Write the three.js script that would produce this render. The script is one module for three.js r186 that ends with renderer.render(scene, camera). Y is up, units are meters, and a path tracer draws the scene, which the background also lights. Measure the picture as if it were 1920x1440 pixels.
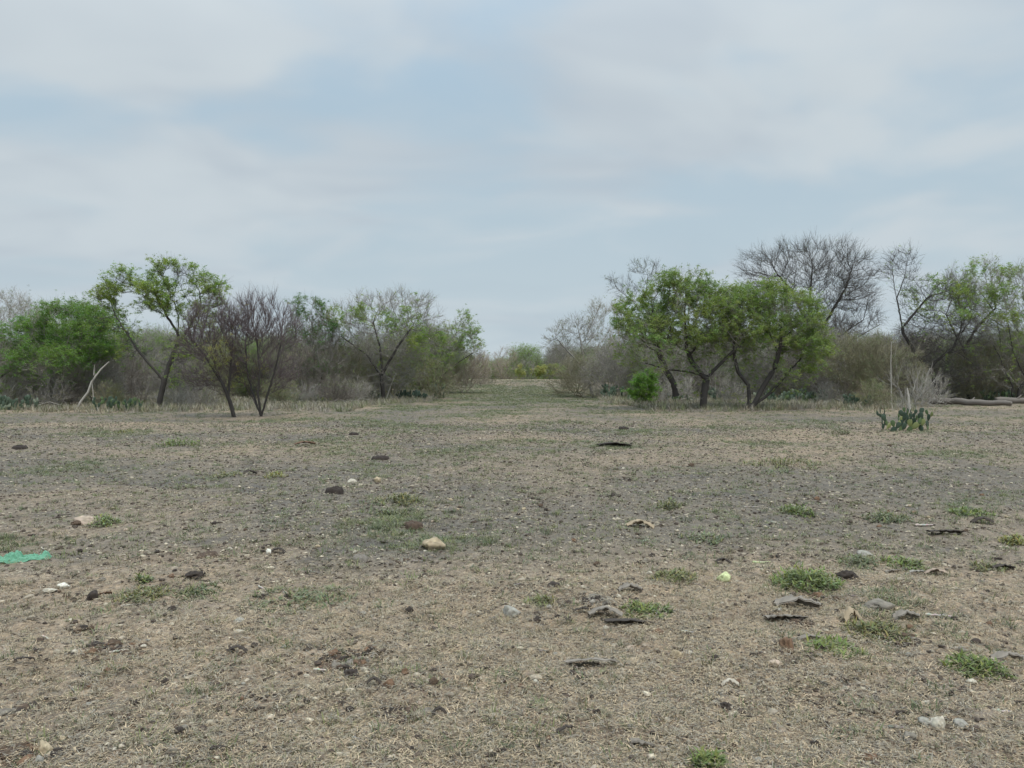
import * as THREE from 'three';
import { mergeVertices } from 'three/addons/utils/BufferGeometryUtils.js';

// ---------------------------------------------------------------- camera, sky, sun, exposure
const scene = new THREE.Scene();
const F = 1476, EYE = 1.5, HORIZON = 700;               // lens in photo pixels (1920 x 1440), eye height in metres, horizon row
const camera = new THREE.PerspectiveCamera(2 * Math.atan(720 / F) * 180 / Math.PI, 4 / 3, 0.1, 3000);
camera.position.set(0, EYE, 0);
camera.rotation.x = -Math.atan((720 - HORIZON) / F);
scene.add(camera);

const renderer = new THREE.WebGLRenderer();
renderer.toneMapping = THREE.LinearToneMapping;
renderer.toneMappingExposure = 1.15;
renderer.shadowMap.enabled = true;

// ---- random numbers and noise
function rng(seed) { let a = (seed * 2654435761) >>> 0; return () => { a = (a + 0x6D2B79F5) | 0; let t = Math.imul(a ^ (a >>> 15), 1 | a); t = (t + Math.imul(t ^ (t >>> 7), 61 | t)) ^ t; return ((t ^ (t >>> 14)) >>> 0) / 4294967296; }; }
const PERM = new Uint8Array(512);
{ const r = rng(7), p = [...Array(256).keys()]; for (let i = 255; i > 0; i--) { const j = Math.floor(r() * (i + 1)); [p[i], p[j]] = [p[j], p[i]]; } for (let i = 0; i < 512; i++) PERM[i] = p[i & 255]; }
const fade = (t) => t * t * t * (t * (t * 6 - 15) + 10);
const lerp = (a, b, t) => a + (b - a) * t;
function grad(h, x, y, z) { h &= 15; const u = h < 8 ? x : y, v = h < 4 ? y : h === 12 || h === 14 ? x : z; return ((h & 1) ? -u : u) + ((h & 2) ? -v : v); }
function noise(x, y, z = 0) {                            // gradient noise, about -1 to 1
  const xf = Math.floor(x), yf = Math.floor(y), zf = Math.floor(z), X = xf & 255, Y = yf & 255, Z = zf & 255; x -= xf; y -= yf; z -= zf;
  const u = fade(x), v = fade(y), w = fade(z), A = PERM[X] + Y, AA = PERM[A] + Z, AB = PERM[A + 1] + Z, B = PERM[X + 1] + Y, BA = PERM[B] + Z, BB = PERM[B + 1] + Z;
  return lerp(lerp(lerp(grad(PERM[AA], x, y, z), grad(PERM[BA], x - 1, y, z), u), lerp(grad(PERM[AB], x, y - 1, z), grad(PERM[BB], x - 1, y - 1, z), u), v),
    lerp(lerp(grad(PERM[AA + 1], x, y, z - 1), grad(PERM[BA + 1], x - 1, y, z - 1), u), lerp(grad(PERM[AB + 1], x, y - 1, z - 1), grad(PERM[BB + 1], x - 1, y - 1, z - 1), u), v), w);
}
function fbm(x, y, z, n) { let s = 0, a = 0.5, f = 1; for (let i = 0; i < n; i++) { s += a * noise(x * f, y * f, z * f + i * 3.7); a *= 0.5; f *= 2.03; } return s; }
const smooth = (a, b, x) => { const t = Math.min(1, Math.max(0, (x - a) / (b - a))); return t * t * (3 - 2 * t); };

// ---- the sky: thin broken overcast, computed over the whole dome
const SUN = new THREE.Vector3(0.45, 1.55, 0.62).normalize();
{
  const W = 2048, H = 1024, data = new Float32Array(W * H * 4), deg = Math.PI / 180;
  // banks of cloud (+) and thinner gaps (-): bearing from north (-z), height, width, depth in degrees
  const banks = [[-24, 21, 11, 4.5, 0.5], [-15, 18.5, 6, 2.6, -0.4], [-27, 16, 9, 2.6, -0.4], [0, 24.5, 7, 4, -0.4], [-3, 17, 6, 4.5, -0.3], [-20, 13, 9, 2.4, 0.4], [-34, 12, 8, 3, 0.25], [7, 20.5, 6, 4, 0.35], [22, 19, 8, 4, 0.4], [15, 16.5, 9, 2, 0.35], [25, 14, 7, 2, 0.35], [20, 11, 8, 1.8, -0.25], [31, 17, 6, 3, 0.25], [5, 11, 8, 2, 0.1]];
  for (let j = 0; j < H; j++) {
    const el = ((j + 0.5) / H - 0.5) * Math.PI, sy = Math.sin(el), cy = Math.cos(el), up = Math.max(sy, 0);
    for (let i = 0; i < W; i++) {
      const az = ((i + 0.5) / W - 0.5) * 2 * Math.PI, x = cy * Math.cos(az), z = cy * Math.sin(az);
      const k = 1 / (up + 0.16), qx = x * k, qz = z * k;
      const wx = fbm(qx * 0.8 + 5, qz * 0.8, 1.3, 3), wz = fbm(qx * 0.8, qz * 0.8 + 9, 4.1, 3);
      const big = fbm(qx * 0.85 + wx * 0.7 + 2.2, qz * 1.15 + wz * 0.7 + 6.4, 0.5, 4);
      const fine = fbm(qx * 2.6 + wx * 1.4 - 3.1, qz * 3.2 + wz * 1.2, 7.5, 5);
      let bank = 0; const be = Math.atan2(x, -z) / deg, he = el / deg; if (he > 0 && he < 40) for (const [b, h, w, q, a] of banks) { const u = (be - b) / w, v = (he - h) / q; if (u * u + v * v < 9) bank += a * Math.exp(-(u * u + v * v)); }
      let c = smooth(-0.30, 0.34, big * 1.0 + fine * 0.55 + 0.02 + bank * 0.8);
      const shade = smooth(-0.2, 0.5, fbm(qx * 1.3 + wx, qz * 1.7 + wz, 11.5, 4));
      c = lerp(c, 0.55, Math.exp(-up * 9));                                   // clouds close up into a veil along the horizon
      const glow = Math.max(0, x * SUN.x + sy * SUN.y + z * SUN.z), halo = 0.55 * Math.pow(glow, 10) + 0.16 * Math.pow(glow, 3);
      const lift = 0.845 * (1 + 1.25 * smooth(0.3, 1, up)) + halo;
      const air = [lerp(0.500, 0.395, smooth(0, 0.55, up)), lerp(0.610, 0.545, smooth(0, 0.55, up)), lerp(0.672, 0.690, smooth(0, 0.55, up))];
      const cloud = [0.605 - 0.115 * shade, 0.672 - 0.110 * shade, 0.715 - 0.085 * shade];
      const o = (j * W + i) * 4;
      for (let n = 0; n < 3; n++) data[o + n] = lerp(air[n], cloud[n], c) * lift;
      data[o + 3] = 1;
    }
  }
  const t = new THREE.DataTexture(data, W, H, THREE.RGBAFormat, THREE.FloatType);
  t.mapping = THREE.EquirectangularReflectionMapping; t.magFilter = THREE.LinearFilter; t.minFilter = THREE.LinearFilter; t.needsUpdate = true;
  scene.background = t; scene.environment = t;
}
const sun = new THREE.DirectionalLight(0xfff3e2, 1.5);   // the sun behind thin cloud: a broad soft source
sun.position.copy(SUN).multiplyScalar(80); sun.castShadow = true; sun.shadow.radius = 20;
Object.assign(sun.shadow.camera, { left: -60, right: 60, top: 60, bottom: -60, near: 1, far: 250 });
scene.add(sun, sun.target);

// ---------------------------------------------------------------- helpers
const taken = {};
function numbered(name) { const n = taken[name] = (taken[name] ?? -1) + 1; return n ? `${name}_${String(n).padStart(3, '0')}` : name; }
function tag(o, label, category, group, kind) { o.userData = { label }; if (category) o.userData.category = category; if (group) o.userData.group = group; if (kind) o.userData.kind = kind; return o; }
function part(name, geometry, material, parent, kind) { const m = new THREE.Mesh(geometry, material); m.name = name; m.castShadow = m.receiveShadow = true; if (kind) m.userData.kind = kind; parent.add(m); return m; }
function mat(r, g, b, rough = 0.9, more = {}) { const m = new THREE.MeshStandardMaterial({ roughness: rough, ...more }); m.color.setRGB(r, g, b); return m; }

// ---------------------------------------------------------------- the ground
// nearly level pasture that climbs to a low crest 95 m away and drops behind it
function swell(d) { return 0.72 * smooth(38, 96, d) - 1.6 * smooth(100, 190, d); }
function heightAt(x, z) {
  const d = Math.hypot(x, z), near = 1 - smooth(16, 34, d), mid = 1 - smooth(60, 120, d);
  let h = swell(d) + mid * (0.05 * noise(x * 0.22, z * 0.22, 1.1) + 0.03 * noise(x * 0.7, z * 0.7, 2.1));
  if (near > 0) { const lump = noise(x * 2.1, z * 2.1, 3.3); h += near * (0.026 * lump + 0.030 * Math.abs(noise(x * 4.6, z * 4.6, 5.2)) + 0.026 * Math.max(0, noise(x * 8.5, z * 8.5, 6.1)) + 0.012 * noise(x * 19, z * 19, 2.2)); }
  return h;
}
function spot(px, py) {                                  // where the sight line through a photo pixel meets the ground
  const sx = (px - 960) / F, sy = (HORIZON - py) / F;
  let a = 2, b = 2;
  for (b = 2; b < 160; b *= 1.01) { if (EYE + sy * b < heightAt(sx * b, -b)) break; a = b; }
  for (let i = 0; i < 24; i++) { const m = (a + b) / 2; if (EYE + sy * m < heightAt(sx * m, -m)) b = m; else a = m; }
  return { x: sx * a, y: heightAt(sx * a, -a), z: -a, d: a, m: a / F };
}
// what the soil carries: how much it is tan straw, bare grey earth, rusty crumbs or short green growth
const lawn = (x, z) => { const a = (x + 0.8) / 8, b = (z + 52) / 21; return Math.exp(-(a * a + b * b)); };
function cover(x, z) {
  const n1 = fbm(x * 0.23 + 3.1, z * 0.23, 1.7, 4), n2 = fbm(x * 0.55, z * 0.55 + 8.2, 6.4, 4), n3 = fbm(x * 0.38 + 11, z * 0.38, 3.2, 4), n4 = fbm(x * 1.7, z * 1.7, 9.3, 3);
  const bareSpot = Math.exp(-(((x + 0.6) / 2.6) ** 2 + ((z + 9.2) / 1.9) ** 2)) + 0.8 * Math.exp(-(((x - 5.5) / 2.4) ** 2 + ((z + 10.2) / 1.6) ** 2)) + 0.5 * Math.exp(-(((x + 6) / 3) ** 2 + ((z + 12) / 1.6) ** 2));
  const yard = smooth(-6.8, -5.2, z + 0.8 * n2 + 0.5 * n3);                    // trampled yard where straw lies thick
  const straw = Math.min(1, Math.max(0, 0.30 + 0.62 * yard + n1 * 1.3 - bareSpot * 0.75));
  const green = Math.min(1, smooth(0.02, 0.36, n3 + 0.3 * n4 - 0.12 - 0.25 * yard + 0.5 * lawn(x, z) + 0.34 * Math.exp(-(((x - 2.3) / 1.5) ** 2 + ((z + 5.3) / 0.9) ** 2)) + 0.26 * Math.exp(-(((x + 1.9) / 1.6) ** 2 + ((z + 5.3) / 0.6) ** 2)) + 0.2 * Math.exp(-(((x - 5) / 1.6) ** 2 + ((z + 8.3) / 1) ** 2)) + 0.16 * Math.exp(-(((x + 1) / 8) ** 2 + ((z + 18) / 5) ** 2))));
  const rust = smooth(0.12, 0.42, n2 + n4 * 0.5 + 0.12 * yard - 0.08);
  return { straw, green, rust, n4, yard };
}
function soilColour(x, z) {
  const c = cover(x, z), grey = [0.148, 0.126, 0.099], tan = [0.345, 0.258, 0.178], leaf = [0.135, 0.142, 0.085], brown = [0.150, 0.105, 0.075], dark = [0.085, 0.078, 0.070];
  const out = [0, 0, 0], t = c.straw, g = c.green * 0.5, r = c.rust * 0.34, k = smooth(0.02, 0.36, -c.n4) * (1 - 0.65 * c.straw) * 0.62;
  const far = smooth(90, 98, -z) * (1 - smooth(7, 16, Math.abs(x)));          // pale cured grass on the crest
  for (let i = 0; i < 3; i++) { let v = lerp(grey[i], tan[i], t); v = lerp(v, leaf[i], g); v = lerp(v, brown[i], r); v = lerp(v, dark[i], k); v = lerp(v, [0.36, 0.32, 0.22][i], far * 0.8); out[i] = v; }
  return out;
}
function groundTextures() {                              // grain of earth and straw crumbs, 7 m across, mean about one half
  const N = 2048, v = new Float32Array(N * N), hue = new Float32Array(N * N), h = new Float32Array(N * N), r = rng(21);
  for (let i = 0; i < N * N; i++) { const a = r(); v[i] = 0.46 + 0.3 * (a - 0.5); h[i] = 0.4 + 0.2 * (r() - 0.5); }
  const wrapNoise = (x, y, f, s) => noise(x * f, y * f, s);
  for (let y = 0; y < N; y++) for (let x = 0; x < N; x++) {
    const u = x / N, w = y / N, o = y * N + x;
    const blend = Math.min(1, Math.min(Math.min(u, 1 - u), Math.min(w, 1 - w)) * 12);
    const n = (wrapNoise(u, w, 120, 1) + 0.7 * wrapNoise(u, w, 260, 2) + 0.6 * wrapNoise(u, w, 44, 3)) * blend;
    v[o] *= 1 + 0.55 * n; h[o] += 0.16 * n; hue[o] = 0.25 * wrapNoise(u, w, 70, 5) * blend;
  }
  const blob = (cx, cy, rad, val, rise, tint) => {
    const R = Math.ceil(rad), e = 0.5 + r(), th = r() * 3.14, ct = Math.cos(th), st = Math.sin(th);
    for (let dy = -R; dy <= R; dy++) for (let dx = -R; dx <= R; dx++) {
      const a = (dx * ct + dy * st) / rad, b = (-dx * st + dy * ct) / rad * (0.8 + e);
      const q = a * a + b * b; if (q > 1) continue;
      const o = ((cy + dy + N) % N) * N + ((cx + dx + N) % N), k = Math.min(1, (1 - q) * 2);
      v[o] = lerp(v[o], val, k); h[o] = lerp(h[o], 0.4 + rise, k); hue[o] = lerp(hue[o], tint, k);
    }
  };
  for (let i = 0; i < 26000; i++) { const s = r(); blob(Math.floor(r() * N), Math.floor(r() * N), 1.2 + 3.6 * s * s * s, 0.13 + 0.2 * r(), 0.05 + 0.2 * r(), 0.15 + 0.3 * r()); }
  for (let i = 0; i < 17000; i++) { const s = r(); blob(Math.floor(r() * N), Math.floor(r() * N), 1.1 + 3.2 * s * s * s, 0.6 + 0.35 * r(), 0.2 + 0.3 * r(), 0.3 * (r() - 0.3)); }
  for (let i = 0; i < 60000; i++) {                      // straws
    let x = r() * N, y = r() * N, a = r() * 6.283; const len = 5 + 20 * r() * r(), val = 0.42 + 0.5 * r(), tint = 0.1 + 0.35 * r(), bend = (r() - 0.5) * 0.09, lift = 0.15 + 0.35 * r();
    for (let s = 0; s < len; s++) { x += Math.cos(a); y += Math.sin(a); a += bend; const o = ((Math.floor(y) + N * 4) % N) * N + ((Math.floor(x) + N * 4) % N); v[o] = lerp(v[o], val, 0.75); h[o] = Math.max(h[o], 0.4 + lift); hue[o] = tint; }
  }
  const col = new Uint8Array(N * N * 4), bmp = new Uint8Array(N * N * 4), enc = (c) => 255 * Math.min(1, c <= 0.0031308 ? c * 12.92 : 1.055 * Math.pow(c, 1 / 2.4) - 0.055);
  for (let i = 0; i < N * N; i++) {
    const c = Math.max(0.02, v[i]), t = hue[i]; col[i * 4] = enc(c * (1 + 0.22 * t)); col[i * 4 + 1] = enc(c * (1 + 0.03 * t)); col[i * 4 + 2] = enc(c * (1 - 0.38 * t)); col[i * 4 + 3] = 255;
    bmp[i * 4] = bmp[i * 4 + 1] = bmp[i * 4 + 2] = 255 * Math.min(1, Math.max(0, h[i])); bmp[i * 4 + 3] = 255;
  }
  const make = (d, srgb) => { const t = new THREE.DataTexture(d, N, N); t.wrapS = t.wrapT = THREE.RepeatWrapping; t.magFilter = THREE.LinearFilter; t.minFilter = THREE.LinearMipmapLinearFilter; if (srgb) t.colorSpace = THREE.SRGBColorSpace; t.needsUpdate = true; return t; };
  return [make(col, true), make(bmp, false)];
}
{
  const radii = [0.35]; while (radii[radii.length - 1] < 1500) { const r = radii[radii.length - 1]; radii.push(r * (r < 2 ? 1.25 : r < 40 ? 1.0125 : r < 200 ? 1.03 : 1.12)); }
  const angles = []; { let a = -Math.PI; while (a < Math.PI - 1e-6) { angles.push(a); a += Math.abs(a) < 0.72 ? 0.0034 : 0.06; } }   // fine where the camera looks (towards -z)
  const nr = radii.length, na = angles.length, pos = new Float32Array((nr * na + 1) * 3), uv = new Float32Array((nr * na + 1) * 2), col = new Float32Array((nr * na + 1) * 3);
  const put = (k, x, z) => { pos.set([x, heightAt(x, z), z], k * 3); uv.set([x / 7 + 0.13 * Math.sin(z * 0.21), z / 7 + 0.13 * Math.sin(x * 0.17)], k * 2); const c = soilColour(x, z); col.set([c[0] * 2.1, c[1] * 2.1, c[2] * 2.1], k * 3); };
  for (let i = 0; i < nr; i++) for (let j = 0; j < na; j++) put(i * na + j, Math.sin(angles[j]) * radii[i], -Math.cos(angles[j]) * radii[i]);
  put(nr * na, 0, 0);
  const idx = [];
  for (let i = 0; i < nr - 1; i++) for (let j = 0; j < na; j++) { const a = i * na + j, b = i * na + (j + 1) % na, c = a + na, d = b + na; idx.push(a, b, c, b, d, c); }
  for (let j = 0; j < na; j++) idx.push(nr * na, (j + 1) % na, j);
  const g = new THREE.BufferGeometry();
  g.setAttribute('position', new THREE.BufferAttribute(pos, 3)); g.setAttribute('uv', new THREE.BufferAttribute(uv, 2)); g.setAttribute('color', new THREE.BufferAttribute(col, 3)); g.setIndex(idx); g.computeVertexNormals();
  const ny = g.attributes.normal; if (ny.getY(5000) < 0) { for (let i = 0; i < idx.length; i += 3) { const t = idx[i]; idx[i] = idx[i + 1]; idx[i + 1] = t; } g.setIndex(idx); g.computeVertexNormals(); }
  const [map, bump] = groundTextures();
  const ground = part('ground', g, new THREE.MeshStandardMaterial({ map, bumpMap: bump, bumpScale: 0.006, vertexColors: true, roughness: 0.96 }), scene);
  tag(ground, 'trampled pasture of grey earth and dry straw rising to a low crest', null, null, 'structure');
}
console.log('ground');

// ---------------------------------------------------------------- loose cover on the ground (too fine to count)
function bladeGeometry(list) {                           // each blade: foot, direction, length, width, lean, curl
  const pos = [], nor = [], idx = [];
  for (const [x, z, a, len, w, lean, curl, y0 = 0] of list) {
    const cx = Math.cos(a), sx = Math.sin(a), px = -sx * w / 2, pz = cx * w / 2, k = pos.length / 3; let X = x, Y = y0, Z = z, t = lean;
    const put = (s) => { pos.push(X + px * s, Y, Z + pz * s, X - px * s, Y, Z - pz * s); const nx = -Math.sin(t) * cx, nz = -Math.sin(t) * sx, n = Math.cos(t); for (let q = 0; q < 2; q++) nor.push(nx, n, nz); };
    put(1); for (let s = 0; s < 2; s++) { X += Math.cos(t) * cx * len / 2; Z += Math.cos(t) * sx * len / 2; Y += Math.sin(t) * len / 2; t -= curl; put(s ? 0.15 : 0.8); }
    for (let s = 0; s < 2; s++) { const q = k + s * 2; idx.push(q, q + 2, q + 1, q + 1, q + 2, q + 3); }
  }
  const g = new THREE.BufferGeometry(); g.setAttribute('position', new THREE.Float32BufferAttribute(pos, 3)); g.setAttribute('normal', new THREE.Float32BufferAttribute(nor, 3)); g.setIndex(idx); return g;
}
function lump(seed, detail, rough, flat = 0.35) {        // an uneven stone or clod of radius 1, its underside flattened
  const g = mergeVertices(new THREE.IcosahedronGeometry(1, detail).deleteAttribute('uv').deleteAttribute('normal')), p = g.attributes.position, s = seed * 5.3, r = rng(seed + 500), tone = new Float32Array(p.count * 3);
  const cuts = Array.from({ length: 9 }, () => new THREE.Vector3(r() - 0.5, r() - 0.35, r() - 0.5).normalize()), depth = cuts.map(() => 0.62 + 0.3 * r()), v = new THREE.Vector3();
  for (let i = 0; i < p.count; i++) {
    v.fromBufferAttribute(p, i); let k = 1 + rough * (noise(v.x * 1.3 + s, v.y * 1.3, v.z * 1.3) + 0.6 * noise(v.x * 3.1, v.y * 3.1 + s, v.z * 3.1) + 0.4 * noise(v.x * 7, v.y * 7 + s, v.z * 7) + 0.3 * noise(v.x * 15 + s, v.y * 15, v.z * 15));
    cuts.forEach((c, n) => { const q = v.dot(c); if (q * k > depth[n]) k = depth[n] / q; });
    v.multiplyScalar(k); if (v.y < -flat) v.y = -flat + (v.y + flat) * 0.15; p.setXYZ(i, v.x, v.y, v.z);
    const t = 1 + 0.5 * noise(v.x * 4 + s, v.y * 4, v.z * 4 + 3) + 0.5 * noise(v.x * 11 + s, v.y * 11, v.z * 11 + 3) + 0.3 * (r() - 0.5); tone.set([t, t * (1 + 0.06 * (r() - 0.5)), t * (1 - 0.08 * r())], i * 3);
  }
  g.setAttribute('color', new THREE.BufferAttribute(tone, 3)); g.computeVertexNormals(); return g;
}
const M4 = new THREE.Matrix4(), QT = new THREE.Quaternion(), EU = new THREE.Euler(), VP = new THREE.Vector3(), VS = new THREE.Vector3(), CO = new THREE.Color();
function scatter(name, geometries, material, label, seed, tries, place) {
  const r = rng(seed), lists = geometries.map(() => []);
  for (let i = 0; i < tries; i++) { const s = place(r, i); if (s) lists[Math.floor(r() * geometries.length)].push(s); }
  const o = new THREE.Group(); o.name = name; tag(o, label, null, null, 'stuff'); scene.add(o);
  geometries.forEach((g, n) => {
    const list = lists[n], im = new THREE.InstancedMesh(g, material, list.length); im.name = name + '_patch'; im.userData.kind = 'stuff'; im.castShadow = im.receiveShadow = true;
    list.forEach((s, i) => { EU.set(s.rx ?? 0, s.ry, s.rz ?? 0); im.setMatrixAt(i, M4.compose(VP.set(s.x, s.y, s.z), QT.setFromEuler(EU), VS.set(s.s * (s.wx ?? 1), s.s * (s.wy ?? 1), s.s * (s.wz ?? 1)))); im.setColorAt(i, CO.setRGB(...s.c)); });
    o.add(im);
  });
  return o;
}
// a random place in the field of view and a little beyond it, dense near the camera
function fieldSpot(r, near, far, power) { const d = near + (far - near) * Math.pow(r(), power), a = (r() - 0.5) * 1.55; return [Math.tan(a) * d * 0.92, -d, d]; }
{
  const r = rng(31), litter = [], tufts = [], sprigs = [];
  for (let n = 0; n < 5; n++) { const l = []; for (let i = 0; i < 18; i++) { const a = r() * 6.283, q = Math.sqrt(r()) * 0.11; l.push([Math.cos(a) * q, Math.sin(a) * q, r() * 6.283, 0.014 + 0.045 * r() * r(), 0.0016 + 0.0018 * r(), -0.1 + 0.5 * r() * r(), 0.25 * (r() - 0.3), 0.003 + 0.012 * r()]); } litter.push(bladeGeometry(l)); }
  for (let n = 0; n < 5; n++) { const l = []; for (let i = 0; i < 16; i++) { const a = r() * 6.283, q = Math.sqrt(r()) * 0.035; l.push([Math.cos(a) * q, Math.sin(a) * q, a + (r() - 0.5) * 2, 0.02 + 0.05 * r(), 0.0028 + 0.0022 * r(), 0.4 + 0.95 * r(), 0.2 + 0.7 * r()]); } tufts.push(bladeGeometry(l)); }
  for (let n = 0; n < 4; n++) { const l = []; for (let i = 0; i < 22; i++) { const a = r() * 6.283, q = Math.sqrt(r()) * 0.06; l.push([Math.cos(a) * q, Math.sin(a) * q, a + (r() - 0.5) * 2.4, 0.02 + 0.045 * r(), 0.004 + 0.004 * r(), 0.2 + 0.9 * r(), 0.5 * r()]); } sprigs.push(bladeGeometry(l)); }
  const straw = mat(1, 1, 1, 0.8, { side: THREE.DoubleSide });
  scatter('dry_litter', litter, straw, 'flattened dry straw litter strewn thinly over the bare earth', 41, 150000, (r) => {
    const [x, z, d] = fieldSpot(r, 2.2, 26, 1.25), c = cover(x, z); if (r() > 0.05 + 0.72 * c.straw * c.straw) return null;
    const t = 0.55 + 0.75 * r(), w = r(); return { x, y: heightAt(x, z) + 0.002, z, ry: r() * 6.283, s: 0.7 + 0.6 * r() + d * 0.018, c: w < 0.14 ? [0.17 * t, 0.11 * t, 0.075 * t] : w < 0.5 ? [0.34 * t, 0.30 * t, 0.235 * t] : [0.52 * t, 0.405 * t, 0.26 * t] };
  });
  scatter('dry_grass', tufts, straw, 'short grazed dry grass stubble covering the open pasture', 42, 260000, (r) => {
    const [x, z, d] = fieldSpot(r, 2.2, 98, 1.7); if (d > 44 && Math.abs(x) > 9) return null; const c = cover(x, z); if (r() > 0.26 + 0.3 * c.straw) return null;
    const t = 0.6 + 0.7 * r(), g = r() < (0.38 + 0.4 * c.green) * (1 - 0.55 * c.yard); return { x, y: heightAt(x, z) - 0.004, z, ry: r() * 6.283, s: 0.3 + 0.5 * r() + d * 0.018, wy: 0.6 + 0.5 * r(), c: g ? [0.19 * t, 0.195 * t, 0.095 * t] : [0.33 * t, 0.285 * t, 0.200 * t] };
  });
  const green = new THREE.MeshPhysicalMaterial({ roughness: 1, transmission: 0.3, thickness: 0, side: THREE.DoubleSide });
  scatter('green_groundcover', sprigs, green, 'low grey green weeds and new grass spreading in patches over the pasture', 43, 190000, (r) => {
    const [x, z, d] = fieldSpot(r, 2.3, 92, 1.45); if (d > 44 && Math.abs(x) > 9) return null; const c = cover(x, z); if (r() > c.green * 0.85 + 0.09 - 0.06 * c.yard) return null;
    const t = 0.65 + 0.6 * r(), y = r(); return { x, y: heightAt(x, z) - 0.003, z, ry: r() * 6.283, s: 0.5 + 0.6 * r() + d * 0.018, c: [lerp(0.125, 0.20, y) * t, lerp(0.165, 0.205, y) * t, lerp(0.075, 0.08, y) * t] };
  });
  const tall = []; for (let n = 0; n < 4; n++) { const l = []; for (let i = 0; i < 26; i++) { const a = r() * 6.283, q = Math.sqrt(r()) * 0.12; l.push([Math.cos(a) * q, Math.sin(a) * q, a + (r() - 0.5) * 2, 0.10 + 0.22 * r(), 0.006 + 0.006 * r(), 0.6 + 0.9 * r(), 0.1 + 0.5 * r()]); } tall.push(bladeGeometry(l)); }
  scatter('edge_grass', tall, straw, 'taller dry weeds and grey grass fringing the foot of the brush', 46, 26000, (r) => {
    const d = 27 + 26 * r(), x = (r() - 0.5) * 1.5 * d, e = 33.5 + 4 * noise(x * 0.13, 3.3) + (Math.abs(x + 0.5) < 6 ? 14 - 1.4 * Math.abs(x + 0.5) : 0); if (d < e - 4 + 4 * r() || Math.abs(x - 0.3) < 4.5 || (x > d * 0.51 && d > 30 && d < 41)) return null;
    const z = -d, t = 0.6 + 0.6 * r(), k = r(); return { x, y: heightAt(x, z) - 0.01, z, ry: r() * 6.283, s: 0.5 + 0.8 * r(), c: k < 0.4 ? [0.33 * t, 0.30 * t, 0.25 * t] : k < 0.7 ? [0.38 * t, 0.33 * t, 0.23 * t] : [0.19 * t, 0.215 * t, 0.10 * t] };
  });
  const earth = mat(1, 1, 1, 0.95, { vertexColors: true });
  scatter('soil_crumbs', [lump(1, 1, 0.4), lump(2, 1, 0.5), lump(3, 1, 0.3)], earth, 'fine crumbs of dark soil and dung scattered over the ground', 44, 170000, (r) => {
    const [x, z, d] = fieldSpot(r, 2.2, 24, 1.4), c = cover(x, z); if (r() > 0.34 + 0.66 * c.rust) return null;
    const s = 0.004 + 0.021 * r() * r() * r() + d * 0.0005, t = 0.5 + 0.8 * r(), k = r(); return { x, y: heightAt(x, z) + s * 0.2, z, ry: r() * 6.283, s, wx: 0.8 + 0.9 * r(), wy: 0.5 + 0.4 * r(), c: k < 0.45 ? [0.075 * t, 0.055 * t, 0.043 * t] : k < 0.7 ? [0.17 * t, 0.135 * t, 0.10 * t] : [0.42 * t, 0.36 * t, 0.28 * t] };
  });
}
console.log('cover');

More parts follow.
